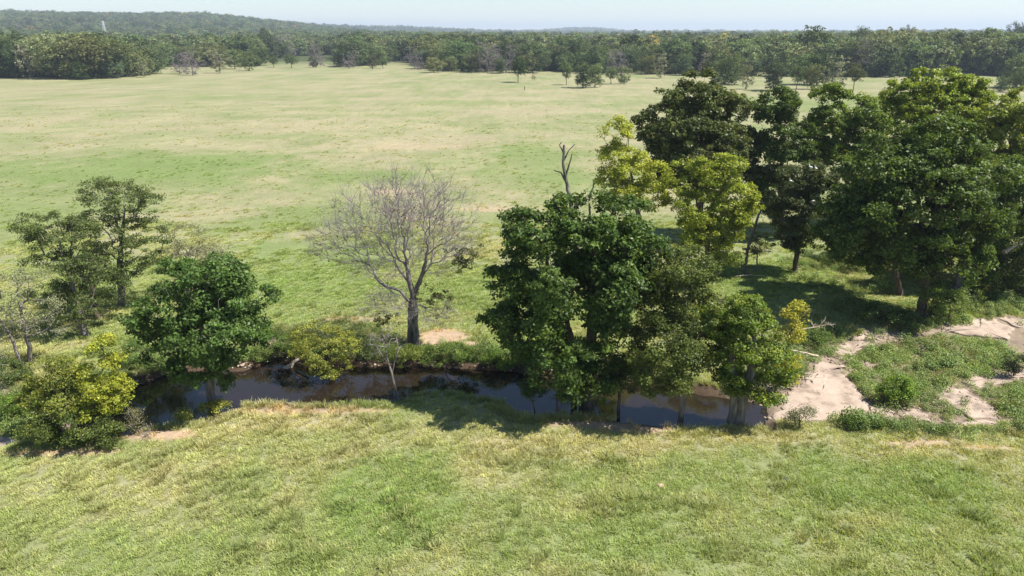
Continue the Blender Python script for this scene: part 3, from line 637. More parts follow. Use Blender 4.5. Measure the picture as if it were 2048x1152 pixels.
dead_branch("bleached dead branch reaching from the yellow leaved shrub over shaded grass", (1590, 735), [(1595, 662), (1625, 655), (1650, 650)], 48, .03, 26)
dead_branch("second bleached branch lying low above the flat rock's weedy corner", (1590, 735), [(1580, 700), (1612, 706), (1636, 712)], 49, .028, 22)
dead_branch("pale dead branches sticking out from the shaded tree at the picture edge", (2040, 600), [(2060, 480), (2030, 492), (2008, 505)], 50, .04, 30, zl=-.1)
dead_branch("grey dead twigs under the rounded dark tree just above the water", (440, 805), [(420, 728), (440, 742), (458, 748)], 51, .03, 16)
dead_branch("dead grey sticks heaped on the meadow under the leaning leafless tree", (1500, 556), [(1470, 553), (1500, 550), (1530, 552)], 52, .04, 14, zl=0)

bare_tree("brush_tangle", "tangle of dark dead twigs under the willow bush touching the water", (672, 742), [(640, 738, 36, 11, -.4), (690, 738, 36, 11, -.2), (660, 722, 46, 12, -.3)], 53, 260, .05, .009, trunks=[[(678, 735, .0), (668, 728, -.2), (655, 724, -.4)]], twig=(3, .35), m=M_BARK, crown_base=-1, cat="brush", base3=at_y(678, 735, at(672, 740, -.5)[1]))
# ------------------------------------------------------------------ shrubs on the banks
def shrub(label, base, lobes, col, seed, n=60, per=34, spread=.3, size=.11, tips=None, tipw=0.2, bark=None, r=.035, leafy=1.0, name="shrub", **k):
    return build_tree(name, label, base, lobes, col, seed, n=n, per=per, spread=spread, size=size, trunk_r=r, tips=tips, tipw=tipw, bark=bark, crown_base=0.0, low_pen=0.1, cat="shrub", leafy=leafy, foliage="foliage", stem="stem", limbs="twigs", tip_r=.009, **k)
shrub("yellow green willow bush overhanging the pool with a tangle of dark twigs beneath", (668, 738), [(635, 676, 52, 24, 0), (685, 694, 36, 26, 0), (600, 684, 32, 20, 0), (640, 704, 56, 24, -.6), (668, 735, 40, 12, -.6)], (0.15, 0.17, 0.032), 60, n=330, per=36, size=.105, tips=(.26, .25, .04), tipw=.3, r=.09, leafy=.86)
shrub("green bank bush between the willow bush and the pool's far curve", (575, 716), [(580, 690, 32, 18, 0), (545, 700, 30, 14, 0), (520, 712, 26, 12, 0)], (0.09, 0.125, 0.035), 61, n=120, size=.1)
shrub("dark twiggy bush behind the slim leafless sapling on the far bank", (745, 728), [(745, 700, 28, 20, 0), (765, 712, 22, 14, 0), (730, 690, 20, 16, 0)], (0.07, 0.09, 0.035), 62, n=100, per=22, size=.09, bark=M_BARK)
shrub("rounded yellow green bush at the foot of the bare tree", (815, 730), [(815, 712, 34, 16, 0), (795, 718, 20, 12, 0)], (0.12, 0.145, 0.035), 63, n=90, size=.09)
shrub("long leafy bank bush to the side of the bare tree's roots", (885, 730), [(868, 712, 28, 15, 0), (905, 706, 34, 16, 0), (935, 712, 26, 14, 0)], (0.075, 0.12, 0.03), 64, n=130, size=.095)
shrub("small bright bush on the undercut far bank near the big dark tree", (985, 730), [(990, 718, 24, 12, 0), (1015, 724, 18, 10, 0)], (0.10, 0.15, 0.03), 65, n=60, size=.09)
shrub("grey twiggy half bare bush on the near bank by the dark end of the pool", (260, 866), [(258, 838, 24, 18, 0), (272, 850, 18, 12, 0)], (0.15, 0.15, 0.06), 66, n=80, per=12, size=.07, bark=M_DEAD)
shrub("dry grey brush spread over the near bank edge", (285, 878), [(290, 870, 30, 8, 0), (315, 876, 20, 6, 0)], (0.20, 0.17, 0.11), 67, n=60, per=8, size=.06, bark=M_DEAD)
shrub("yellow leaved low shrub next to the rounded dark tree's trunk", (415, 830), [(412, 820, 16, 9, 0), (442, 814, 14, 9, 0)], (0.18, 0.185, 0.035), 68, n=50, size=.1)
shrub("little yellow green shrub alone on the near bank lip", (368, 842), [(368, 834, 15, 8, 0)], (0.17, 0.18, 0.04), 69, n=26, size=.1)
shrub("brown twiggy bush in front of the pale rock shelf", (1598, 862), [(1600, 836, 22, 18, 0), (1580, 850, 18, 10, 0), (1612, 822, 14, 14, 0)], (0.085, 0.10, 0.04), 70, n=110, per=12, size=.075, bark=M_BARKG)
shrub("green bush on the grassy corner above the flat rock", (1640, 690), [(1630, 672, 30, 16, 0), (1600, 680, 20, 14, 0)], (0.085, 0.125, 0.035), 71, n=90, size=.11)
shrub("pale feathery green bush below the oak group across the dark end of the pool", (290, 735), [(280, 712, 32, 18, 0), (312, 720, 24, 16, 0), (262, 696, 20, 10, 0)], (0.10, 0.15, 0.045), 72, n=130, per=40, size=.085)
shrub("dark weedy bush beneath the sparse pale tree with two trunks", (20, 770), [(10, 745, 36, 22, 0), (40, 758, 24, 14, 0)], (0.075, 0.10, 0.035), 73, n=110, size=.1)
shrub("lime green bush in the sunny weeds behind the mottled sapling", (30, 830), [(22, 810, 32, 16, 0), (55, 820, 22, 12, 0)], (0.10, 0.15, 0.03), 74, n=80, size=.1)
shrub("bright leafy bush standing tallest in the weeds on the rock island", (1800, 800), [(1798, 778, 30, 18, 0), (1820, 786, 24, 14, 0), (1770, 790, 18, 10, 0)], (0.085, 0.15, 0.025), 75, n=110, size=.11, tips=(.17, .22, .03))
shrub("charred looking dark bush at the end of the weedy rock island", (2030, 745), [(2030, 725, 22, 20, 0), (2015, 738, 16, 10, 0)], (0.03, 0.035, 0.02), 76, n=60, per=22, size=.09)
shrub("green bush at the near foot of the weedy rock island", (1715, 862), [(1715, 848, 26, 12, 0), (1745, 852, 22, 9, 0)], (0.085, 0.125, 0.03), 77, n=80, size=.09)
shrub("shaded bush under the massive tree beside the tree litter", (1760, 652), [(1750, 632, 36, 20, 0), (1795, 640, 26, 14, 0)], (0.06, 0.09, 0.028), 78, n=110, size=.12)
shrub("dark low bush in shade at the bases of the egret tree's neighbours", (1680, 540), [(1690, 520, 44, 20, 0), (1740, 530, 40, 22, 0)], (0.07, 0.10, 0.03), 79, n=120, size=.14, spread=.4)
shrub("dark understorey bush below the leaning trunked tree", (1980, 588), [(1985, 560, 44, 28, 0), (2030, 570, 40, 26, 0)], (0.05, 0.075, 0.024), 80, n=150, size=.15, spread=.45)
shrub("overhanging dark sapling bush silhouetted on the water near the big tree", (1072, 822), [(1068, 788, 24, 20, 0), (1055, 775, 14, 10, 0)], (0.045, 0.07, 0.022), 81, n=46, per=24, size=.12)

# ------------------------------------------------------------------ rock slabs
def slab(label, px, z=-.40, th=.22, lift=.1, seed=0):
    rng = np.random.default_rng(seed); P = np.array([at(x, y, z)[:2] for x, y in px]); out_ = []
    n = len(P)
    for i in range(n):
        a, b_ = P[i], P[(i + 1) % n]; m_ = max(2, int(np.linalg.norm(b_ - a) / .18)); d = (b_ - a); nn = np.array([d[1], -d[0]]) / (np.linalg.norm(d) + 1e-9)
        for j in range(m_):
            q = a + d * j / m_; out_.append(q + nn * ((fbm(q[0] * 2.2, q[1] * 2.2, seed + 3, 3) - .5) * .95))
    O = np.array(out_); c = O.mean(0); rings = []; K = 8
    for k, (s_, dz) in enumerate([(1.0, -th), (1.0, -.03), (.985, 0.0)] + [(f_, 0) for f_ in (.88, .72, .55, .38, .2)]):
        Q = c + (O - c) * s_; h = height(Q[:, 0], Q[:, 1]) * .6 + z * .4
        h = h + lift * .6 + dz + .16 * (fbm(Q[:, 0] / .9, Q[:, 1] / .9, 77, 4) - .5) * (k > 1); rings.append(np.column_stack([Q, h]))
    m_ = len(O); V = np.concatenate(rings + [np.array([[c[0], c[1], rings[-1][:, 2].mean()]])]); i = np.arange(m_); F = []
    for k in range(len(rings) - 1): F.append(np.stack([k * m_ + i, k * m_ + (i + 1) % m_, (k + 1) * m_ + (i + 1) % m_, (k + 1) * m_ + i], 1))
    kk = (len(rings) - 1) * m_; tri = np.stack([kk + i, kk + (i + 1) % m_, np.full(m_, len(V) - 1)], 1)
    area = np.sum(O[:, 0] * np.roll(O[:, 1], -1) - np.roll(O[:, 0], -1) * O[:, 1])
    if area < 0: F = [f_[:, ::-1] for f_ in F]; tri = tri[:, ::-1]
    b = np.array([c[0], c[1], z]); o = obj("rock_slab", mesh("rock_slab", V - b, F + [tri], M_ROCK, None, False), None, b)
    return tag(o, label, "rock", "sandstone slabs of the creek bed")
slab("broad pale rounded sandstone slab sloping into the end of the pool", [(1548, 842), (1570, 800), (1600, 768), (1650, 742), (1690, 752), (1722, 785), (1735, 815), (1700, 842), (1640, 856), (1580, 858)], seed=1, lift=.12)
slab("tan upper ledge of rock above the broad pale slab", [(1600, 760), (1640, 728), (1690, 735), (1660, 742), (1625, 760)], seed=2, lift=.2)
slab("flat rock strip tapering under the shaded trees", [(1650, 712), (1690, 690), (1735, 682), (1750, 692), (1715, 706), (1690, 722)], seed=3, lift=.12)
slab("shadow dappled rock plate below the massive spreading tree", [(1690, 682), (1715, 662), (1760, 655), (1775, 672), (1740, 682)], seed=4, lift=.12)
slab("long pale rock plate at the upper bend of the dry creek bed", [(1878, 662), (1930, 646), (1985, 640), (2025, 655), (2015, 680), (1960, 672), (1915, 668)], seed=5, lift=.14)
slab("dim rock plate in tree shadow beyond the upper bend", [(1990, 638), (2040, 624), (2100, 630), (2090, 655), (2030, 652)], seed=6, lift=.12)
slab("small cracked rock piece next to the broad pale slab", [(1742, 815), (1775, 812), (1790, 828), (1765, 840), (1738, 838)], seed=7, lift=.1)
slab("low rock piece at the foot of the green island weeds", [(1795, 830), (1830, 818), (1862, 832), (1855, 846), (1805, 846)], seed=8, lift=.1)
slab("wide pale rock tongue running between two weedy banks", [(1862, 778), (1905, 768), (1945, 792), (1985, 812), (2000, 836), (1950, 840), (1915, 820), (1880, 800)], seed=9, lift=.12)
slab("bright flat stone plate nearest the pasture track", [(1925, 850), (1965, 840), (1995, 848), (1980, 862), (1935, 862)], seed=10, lift=.1)
slab("tan rock ledge winding off between the green island and far weeds", [(1920, 765), (1960, 745), (2010, 752), (2045, 738), (2060, 750), (2010, 772), (1960, 778)], seed=11, lift=.12)
slab("bleached sandy rock plate beside the dark green thicket shrub", [(-40, 930), (-40, 880), (10, 868), (45, 880), (40, 900), (10, 915)], seed=12, lift=.12)
slab("flat pale stone set in the grass lip of the pool", [(570, 806), (600, 800), (618, 803), (610, 810), (580, 811)], z=-.05, th=.3, seed=13, lift=.1)
def stone(label, px, py, r, m, seed):
    rng = np.random.default_rng(seed); b = at(px, py); b[2] = float(height(b[0], b[1])); u = np.linspace(0, 2 * math.pi, 10)[:-1]; V = []
    for k, (s_, h) in enumerate(((1, -.15), (1.0, .15), (.75, .42), (.3, .55))):
        V += [(r * s_ * math.cos(a) * (1 + rng.normal(0, .1)), r * .75 * s_ * math.sin(a) * (1 + rng.normal(0, .1)), r * h * (1 + rng.normal(0, .08))) for a in u]
    i = np.arange(9); F = [np.stack([k * 9 + i, k * 9 + (i + 1) % 9, (k + 1) * 9 + (i + 1) % 9, (k + 1) * 9 + i], 1) for k in range(3)] + [np.array([[27 + j for j in range(9)]])]
    o = obj("stone", mesh("stone", np.array(V), F, m), None, b); return tag(o, label, "stone")
stone("small pinkish stone lying in the open near pasture", 1321, 972, .17, plain("pink_stone", (.5, .3, .26)), 1)
stone("small dark stone lying in the near pasture grass", 1572, 958, .16, plain("dark_stone", (.05, .05, .06)), 2)

# ------------------------------------------------------------------ scattered ground cover
def template(name, V, F, m, col=None):
    o = bpy.data.objects.new(name, mesh(name, V, F, m, col)); return o
def scatter(name, label, P, scl, rot, idx, temps, col=None, cat=None, tilt=None):
    me = bpy.data.meshes.new(name); me.vertices.add(len(P)); me.vertices.foreach_set("co", np.asarray(P, np.float32).ravel())
    def A(nm, ty, data, f_="value"):
        a = me.attributes.new(nm, ty, 'POINT'); a.data.foreach_set(f_, np.ascontiguousarray(data).ravel())
    A("scl", 'FLOAT', scl.astype(np.float32)); A("idx", 'INT', idx.astype(np.int32))
    rv = np.zeros((len(P), 3), np.float32); rv[:, 2] = rot
    if tilt is not None: rv[:, :2] = tilt
    A("rotv", 'FLOAT_VECTOR', rv, "vector")
    if col is not None: A("col", 'FLOAT_COLOR', np.column_stack([col, np.ones(len(P))]).astype(np.float32), "color")
    c = bpy.data.collections.new(name + "_kinds")
    for i, q in enumerate(temps): q.name = "%s_kind_%02d" % (name, i); c.objects.link(q)
    g = bpy.data.node_groups.new(name, 'GeometryNodeTree')
    g.interface.new_socket("Geometry", in_out='INPUT', socket_type='NodeSocketGeometry'); g.interface.new_socket("Geometry", in_out='OUTPUT', socket_type='NodeSocketGeometry')
    gi, go = g.nodes.new('NodeGroupInput'), g.nodes.new('NodeGroupOutput')
    ci = g.nodes.new('GeometryNodeCollectionInfo'); ci.inputs[0].default_value = c; ci.inputs["Separate Children"].default_value = True; ci.inputs["Reset Children"].default_value = True
    ip = g.nodes.new('GeometryNodeInstanceOnPoints'); ip.inputs["Pick Instance"].default_value = True
    def attr(nm, ty):
        n_ = g.nodes.new('GeometryNodeInputNamedAttribute'); n_.data_type = ty; n_.inputs["Name"].default_value = nm; return n_.outputs[0]
    g.links.new(gi.outputs[0], ip.inputs["Points"]); g.links.new(ci.outputs[0], ip.inputs["Instance"])
    g.links.new(attr("idx", 'INT'), ip.inputs["Instance Index"]); g.links.new(attr("scl", 'FLOAT'), ip.inputs["Scale"])
    er = g.nodes.new('FunctionNodeEulerToRotation'); g.links.new(attr("rotv", 'FLOAT_VECTOR'), er.inputs[0]); g.links.new(er.outputs[0], ip.inputs["Rotation"])
    g.links.new(ip.outputs[0], go.inputs[0])
    o = obj(name, me); md = o.modifiers.new("scatter", 'NODES'); md.node_group = g
    return tag(o, label, cat, kind="stuff")
rng = np.random.default_rng(77)
def tuft(seed, blades, h, spread, wdt, lean):
    r = np.random.default_rng(seed); a = r.uniform(0, 2 * math.pi, blades); rad = spread * np.sqrt(r.uniform(0, 1, blades))
    B = np.column_stack([rad * np.cos(a), rad * np.sin(a), np.full(blades, -.02)]); hh = h * r.uniform(.5, 1.25, blades)
    d = a + r.normal(0, .8, blades); le = lean * r.uniform(.2, 1.3, blades) * hh
    D = np.column_stack([np.cos(d), np.sin(d), np.zeros(blades)]); S = np.column_stack([-np.sin(d), np.cos(d), np.zeros(blades)]) * wdt * .5
    Mi = B + D * (le * .35)[:, None]; Mi[:, 2] = hh * .6; Tp = B + D * le[:, None]; Tp[:, 2] = hh
    V = np.stack([B - S, B + S, Mi + S * .8, Mi - S * .8, Tp], 1).reshape(-1, 3); o = np.arange(blades)[:, None] * 5
    return V, [np.array([[0, 1, 2, 3]]) + o, np.array([[3, 2, 4]]) + o]
TUFTS = [template("tuft", *tuft(i, 26, .085, .17, .022, 1.2), M_GRASS) for i in range(5)] + [template("tuft", *tuft(10 + i, 34, .19, .2, .024, 1.0), M_GRASS) for i in range(3)]
def field_pts(n, y0, y1, xw):
    y = rng.uniform(y0, y1, n); return rng.uniform(-1, 1, n) * xw * (y / y1 if y1 > 40 else 1), y
GP = []
for n, y0, y1, xw in ((36000, 17, 36, 34), (56000, 36, 75, 62), (34000, 75, 215, 165)):
    x, y = field_pts(n, y0, y1, xw); GP.append(np.column_stack([x, y]))
GP = np.concatenate(GP); gx_, gy_ = GP[:, 0], GP[:, 1]
col, bare_, dryk = pasture(gx_, gy_)
sd, ei = sdist(CHAN, gx_, gy_); b1, _ = sdist(BED, gx_, gy_); b2, _ = sdist(BEDL, gx_, gy_)
wv = fbm(gx_ / 1.1, gy_ / 1.1, 31, 3) - .5; clump = fbm(gx_ / 1.6, gy_ / 1.6, 61, 3); big = fbm(gx_ / 5, gy_ / 5, 62, 3)
ok = (np.where(ei < NF, sd - .5, sd + .02) > 0) & (np.minimum(b1, b2) + wv * 2 > -.2) & (rng.uniform(0, 1, len(gx_)) > bare_ * .93)
farq = gy_ > 75
ok &= ~((gy_ > 60) & (clump + .25 * (big - .5) < .42 + .16 * smooth(60, 150, gy_) + .12 * smooth(150, 215, gy_)))
tall = ((clump > .60) & (rng.uniform(0, 1, len(gx_)) < .35)) | ((np.abs(sd) < .9) & (rng.uniform(0, 1, len(gx_)) < .6)) 
idx = np.where(tall, rng.integers(5, 8, len(gx_)), rng.integers(0, 5, len(gx_)))
scl = rng.uniform(.65, 1.3, len(gx_)) * np.where(farq, .9, 1) * np.where(gy_ > 36, 1.1, 1) * (.7 + .7 * big)
cv = (np.clip(1 + rng.normal(0, .16, len(gx_)), .55, 1.5) * np.where(farq, .84, 1))[:, None] * np.where(tall & ~farq, .82, 1.06)[:, None]
yel = (rng.uniform(0, 1, len(gx_)) < np.where(gy_ < 40, .11, .05))[:, None]
gcol = col * cv * np.array([1.76, 1.82, 1.42]); gcol = np.where(yel, gcol * .4 + np.array([.50, .46, .23]) * .6, gcol)
q = np.where(ok)[0]
gzz = height(gx_[q], gy_[q])
scatter("grass", "short pasture grass in tufts on both sides of the creek", np.column_stack([gx_[q], gy_[q], gzz]), scl[q], rng.uniform(0, 6.28, len(q)), idx[q], TUFTS, gcol[q], "grass")

def weed(seed, n, h, spread, size, col):
    r = np.random.default_rng(seed); g = r.normal(0, 1, (n, 3)); g /= np.linalg.norm(g, axis=1, keepdims=True); rad = r.uniform(.15, 1, n) ** .5
    C = g * rad[:, None] * np.array([spread, spread, h * .55]) + np.array([0, 0, h * .5]); C[:, 2] = np.abs(C[:, 2])
    Nn = r.normal(0, .7, (n, 3)) + g * .5 + np.array([0, 0, .7]); Nn /= np.linalg.norm(Nn, axis=1, keepdims=True)
    V, F = leaf_quads(C, Nn, size * r.uniform(.6, 1.4, n), r, .5); c = np.array(col) * np.clip(1 + r.normal(0, .2, n), .5, 1.7)[:, None]
    return V, [F], np.repeat(c, 4, 0)
def weed_t(*a):
    V, F, c = weed(*a); return template("weed", V, F, M_WEED, c)
WEEDS = [weed_t(1, 110, .35, .30, .085, (.225, .30, .075)), weed_t(2, 130, .5, .34, .09, (.19, .27, .065)), weed_t(3, 120, .4, .32, .07, (.24, .285, .095)), weed_t(4, 90, .3, .28, .075, (.30, .29, .12)), weed_t(5, 160, .7, .4, .1, (.155, .22, .055))]
WP = [([(1690, 722), (1740, 702), (1800, 690), (1880, 672), (1930, 676), (2000, 688), (2048, 720), (2030, 748), (1990, 748), (1950, 755), (1915, 765), (1870, 778), (1880, 800), (1920, 826), (1900, 846), (1850, 822), (1810, 816), (1770, 806), (1735, 800), (1715, 770)], 9, -.4),
      ([(1670, 858), (1720, 846), (1790, 848), (1880, 852), (1920, 862), (2000, 862), (2070, 850), (2070, 872), (1900, 884), (1780, 872), (1690, 872)], 9, -.3),
      ([(1955, 782), (2010, 772), (2070, 752), (2070, 838), (2005, 838), (1985, 812)], 9, -.4),
      ([(1560, 700), (1600, 680), (1670, 662), (1700, 665), (1680, 690), (1640, 715), (1600, 745), (1580, 760)], 8, -.3),
      ([(1640, 655), (1690, 630), (1780, 640), (1860, 648), (1960, 640), (2010, 620), (2048, 600), (2048, 560), (1980, 590), (1900, 610), (1800, 610), (1700, 600), (1640, 630)], 5, -.1),
      ([(1780, 655), (1880, 648), (1960, 628), (2040, 610), (2060, 622), (1990, 636), (1890, 650), (1830, 672)], 7, -.3),
      ([(-60, 800), (60, 780), (150, 770), (240, 760), (330, 735), (340, 745), (260, 772), (140, 812), (80, 845), (-60, 870)], 7, -.2),
      ([(1560, 520), (1640, 500), (1760, 540), (1800, 590), (1680, 590), (1560, 570)], 1.6, 0),
      ([(-60, 860), (60, 845), (70, 865), (20, 872), (-60, 885)], 6, -.4),
      ([(330, 838), (420, 822), (500, 800), (505, 808), (430, 836), (350, 850), (240, 880), (180, 905), (160, 898), (240, 866)], 4, -.1),
      ([(2062, 640), (2500, 640), (2500, 800), (2062, 850)], 4, -.4),
      ([(640, 640), (760, 650), (820, 690), (700, 690)], .8, 0)]
pts = []
for poly, dens, z in WP:
    W = np.array(pxpoly(poly, z)); lo, hi = W.min(0), W.max(0); n = int(1.9 * dens * np.prod(hi - lo)); c = rng.uniform(lo, hi, (n, 2)); c = c[inside([tuple(v) for v in W], c[:, 0], c[:, 1])]
    c = c[fbm(c[:, 0] / 1.3, c[:, 1] / 1.3, 91, 3) > .30]; c = c + rng.normal(0, .33, c.shape) * (rng.uniform(0, 1, (len(c), 1)) < .4); pts.append(c)
fe = np.array(pxpoly(FAR_EDGE[1:-3], -.5)); seg = rng.integers(0, len(fe) - 1, 3200); u = rng.uniform(0, 1, 3200)[:, None]; c = fe[seg] * (1 - u) + fe[seg + 1] * u
c = c + np.column_stack([rng.normal(0, .3, 3200), .55 + np.abs(rng.normal(0, .75, 3200))]); c = c[fbm(c[:, 0] / 1.2, c[:, 1] / 3, 93, 2) > .36]; pts.append(c)
bl_, bh_ = np.array(BED).min(0), np.array(BED).max(0); c = rng.uniform(bl_, [30, bh_[1]], (900, 2)); c = c[inside(BED, c[:, 0], c[:, 1])]; c = c[fbm(c[:, 0] / .8, c[:, 1] / .8, 97, 3) > .52]; c = c[~inside(pxpoly([(1540, 850), (1570, 800), (1600, 765), (1650, 735), (1700, 748), (1740, 800), (1735, 835), (1640, 858)], -.4), c[:, 0], c[:, 1])]; pts.append(c)
NSP = len(c); WPT = np.concatenate(pts); sdw_, _ = sdist(CHAN, WPT[:, 0], WPT[:, 1]); WPT = WPT[sdw_ > .3]; nW = len(WPT)
kind = np.clip((fbm(WPT[:, 0] / 2.2, WPT[:, 1] / 2.2, 95, 2) * 9 - 2 + rng.normal(0, .8, nW)), 0, 4).astype(int)
scatter("weeds", "leafy green weeds covering the creek banks and the rock island", np.column_stack([WPT, height(WPT[:, 0], WPT[:, 1]) - .03]), rng.uniform(.5, 1.2, nW) * (.55 + 1.0 * fbm(WPT[:, 0] / 1.5, WPT[:, 1] / 1.5, 98, 2)), rng.uniform(0, 6.28, nW), kind, WEEDS, None, "weeds")

def pebble(seed):
    r = np.random.default_rng(seed); u = np.linspace(0, 2 * math.pi, 7)[:-1]; V = []
    for s_, h in ((1, -.2), (1, .2), (.55, .5)): V += [(s_ * math.cos(q) * r.uniform(.75, 1.2), .8 * s_ * math.sin(q) * r.uniform(.75, 1.2), h * r.uniform(.8, 1.2)) for q in u]
    i = np.arange(6); return template("pebble", np.array(V), [np.stack([k * 6 + i, k * 6 + (i + 1) % 6, k * 6 + 6 + (i + 1) % 6, k * 6 + 6 + i], 1) for k in range(2)] + [np.array([[12, 13, 14, 15, 16, 17]])], M_ROCK)
c = rng.uniform(bl_, [30, bh_[1]], (5200, 2)); c = c[inside(BED, c[:, 0], c[:, 1])]; c = c[fbm(c[:, 0] / 1.5, c[:, 1] / 1.5, 99, 3) > .44]; c = c[~inside(pxpoly([(1560, 850), (1590, 800), (1650, 745), (1690, 755), (1725, 805), (1715, 838), (1640, 852)], -.4), c[:, 0], c[:, 1])]
c2 = fe[rng.integers(0, len(fe), 260)] + np.column_stack([rng.normal(0, .5, 260), rng.uniform(.1, .5, 260)]); c = np.concatenate([c, c2]); nP = len(c)
scatter("gravel", "loose gravel and small stones on the rock shelf and pool edge", np.column_stack([c, height(c[:, 0], c[:, 1]) + .02]), .03 + .12 * rng.uniform(0, 1, nP) ** 3, rng.uniform(0, 6.28, nP), rng.integers(0, 3, nP), [pebble(i) for i in range(3)], None, "gravel")

# ------------------------------------------------------------------ far trees
FRONT = [(-400, 160), (0, 156), (150, 158), (290, 154), (312, 150), (330, 140), (345, 133), (420, 134), (520, 131), (530, 117), (680, 114), (690, 133), (760, 131), (790, 122), (815, 122), (825, 138), (950, 146), (1080, 146), (1200, 149), (1300, 153),
         (1400, 166), (1500, 173), (1600, 171), (1760, 169), (2048, 176), (2500, 182)]
FW = np.array([at(x, y)[:2] for x, y in FRONT]); FAZ = np.arctan2(FW[:, 0], FW[:, 1]); FD = np.hypot(FW[:, 0], FW[:, 1])
def front(az): return np.interp(az, FAZ, FD)
def far_tree(seed, h, w, col, nl, leaf, kind="round"):
    """unit-ish tree of height h; returns trunk (V,F) and crown (V,F,c)"""
    r = np.random.default_rng(seed); L = []
    nlobe = 12 if kind != "bare" else 7
    for i in range(nlobe):
        a = r.uniform(0, 6.28); zf = r.uniform(.14 if kind != "field" else .42, .86); rr = w * .5 * (1 - ((zf - .5) / .62) ** 2) * r.uniform(.25, .75)
        s = w * r.uniform(.20, .33); L.append((np.array([rr * math.cos(a), rr * math.sin(a), h * zf]), np.array([s, s, s * r.uniform(.6, .85)])))
    L.append((np.array([0, 0, h * .55]), np.array([w * .33, w * .33, h * .3])))
    if kind != "field": L.append((np.array([0, 0, h * .2]), np.array([w * .38, w * .38, h * .17])))
    n = nl // 14 if kind != "bare" else 150
    T = sample_lobes(L, n, r, .3, kind != "bare"); T[:, 2] = np.clip(T[:, 2], h * .07, h * 1.02)
    sk = Skel(4000); sk.polyline([(0, 0, -.2), (r.normal(0, .15), r.normal(0, .15), h * .35), (0, 0, h * .75)], rng=r, seg=1.2, low=lambda p_: max(0, h * .2 - p_[2]))
    sk.reach(T if kind == "bare" else T[:28], r, seg=1.6, jit=.12)
    parts = sk.build(h * .02, .05 if kind == "bare" else .035, sides=(7, 3)); tr = join(parts + ([twigs_at(sk, r, 5, 1.3, .03)] if kind == "bare" else []))
    if kind == "bare": T = T[r.uniform(0, 1, len(T)) < .25]
    V, F, c = crown_leaves(T, np.array([0, 0, h * .5]), r, 14 if kind != "bare" else 5, w * .085, leaf, col, .2, tuple(np.array(col) * [1.5, 1.4, 1.15]), .35, flat=.65, upb=.6)
    return tr, (V, F, c)
KINDS = {}
def add_kind(k, variants, h, w, col, nl, leaf, kind="round", bark=None):
    for i in range(variants):
        r = np.random.default_rng(hash2(np.int64(i + 1), np.int64(len(k) * 7 + int(h * 3)), 5).__hash__() % 99991)
        tr, cr = far_tree(1000 + i + len(KINDS) * 17, h * r.uniform(.9, 1.1), w * r.uniform(.9, 1.15), col, nl, leaf, kind)
        KINDS.setdefault(k, []).append((mesh("trunk", tr[0], [tr[1]], bark or M_BARK, None, True), mesh("crown", cr[0], [cr[1]], M_FARLEAF, cr[2])))
add_kind("green", 5, 12, 11.5, (.095, .134, .044), 6000, .50)
add_kind("dark", 3, 13, 11, (.058, .086, .030), 6000, .50)
add_kind("olive", 3, 10, 10.5, (.115, .14, .05), 5000, .49)
add_kind("field", 3, 11, 11, (.095, .13, .042), 5000, .48, "field")
add_kind("grey", 2, 9.5, 9, (.15, .155, .09), 1500, .45, bark=M_BARKG)
add_kind("bare", 3, 11, 9.5, (.15, .13, .09), 600, .4, "bare", M_DEAD)
add_kind("yellow", 2, 12, 9, (.26, .225, .035), 2300, .5)
NVAR = {k: len(v) for k, v in KINDS.items()}; KR = np.random.default_rng(5)
def put(k, x, y, h, label, group=None, name=None, wide=1.0, v=None):
    v = int(KR.integers(NVAR[k])) if v is None else v; tm, cm = KINDS[k][v]
    hh = max(c_[2] for c_ in (cm.vertices[i].co for i in range(0, len(cm.vertices), 37))); s = h / hh
    o = thing(name or {"bare": "bare_tree", "yellow": "yellow_tree"}.get(k, "leafy_tree"), (x, y, float(height(x, y)) - .05), label, "tree", group)
    o.scale = (s * wide, s * wide, s); o.rotation_euler = (0, 0, KR.uniform(0, 6.28))
    obj("trunk", tm, o); obj("crown", cm, o); return o
def put_px(k, px, py, top, half, label, group=None, dz=0):
    b = at(px, py); s = ppm(b); h = (py - top) / s / .985; c = KINDS[k][0][1]
    w0 = {"green": 12.5, "field": 12, "dark": 12, "olive": 11.5, "grey": 10, "bare": 10.5, "yellow": 10}[k] / {"green": 12.4, "field": 11.4, "dark": 13.4, "olive": 10.4, "grey": 9.8, "bare": 11.5, "yellow": 12.4}[k]
    return put(k, b[0], b[1], h, label, group, wide=float(np.clip((2 * half / s) / (h * w0), .6, 1.9)))
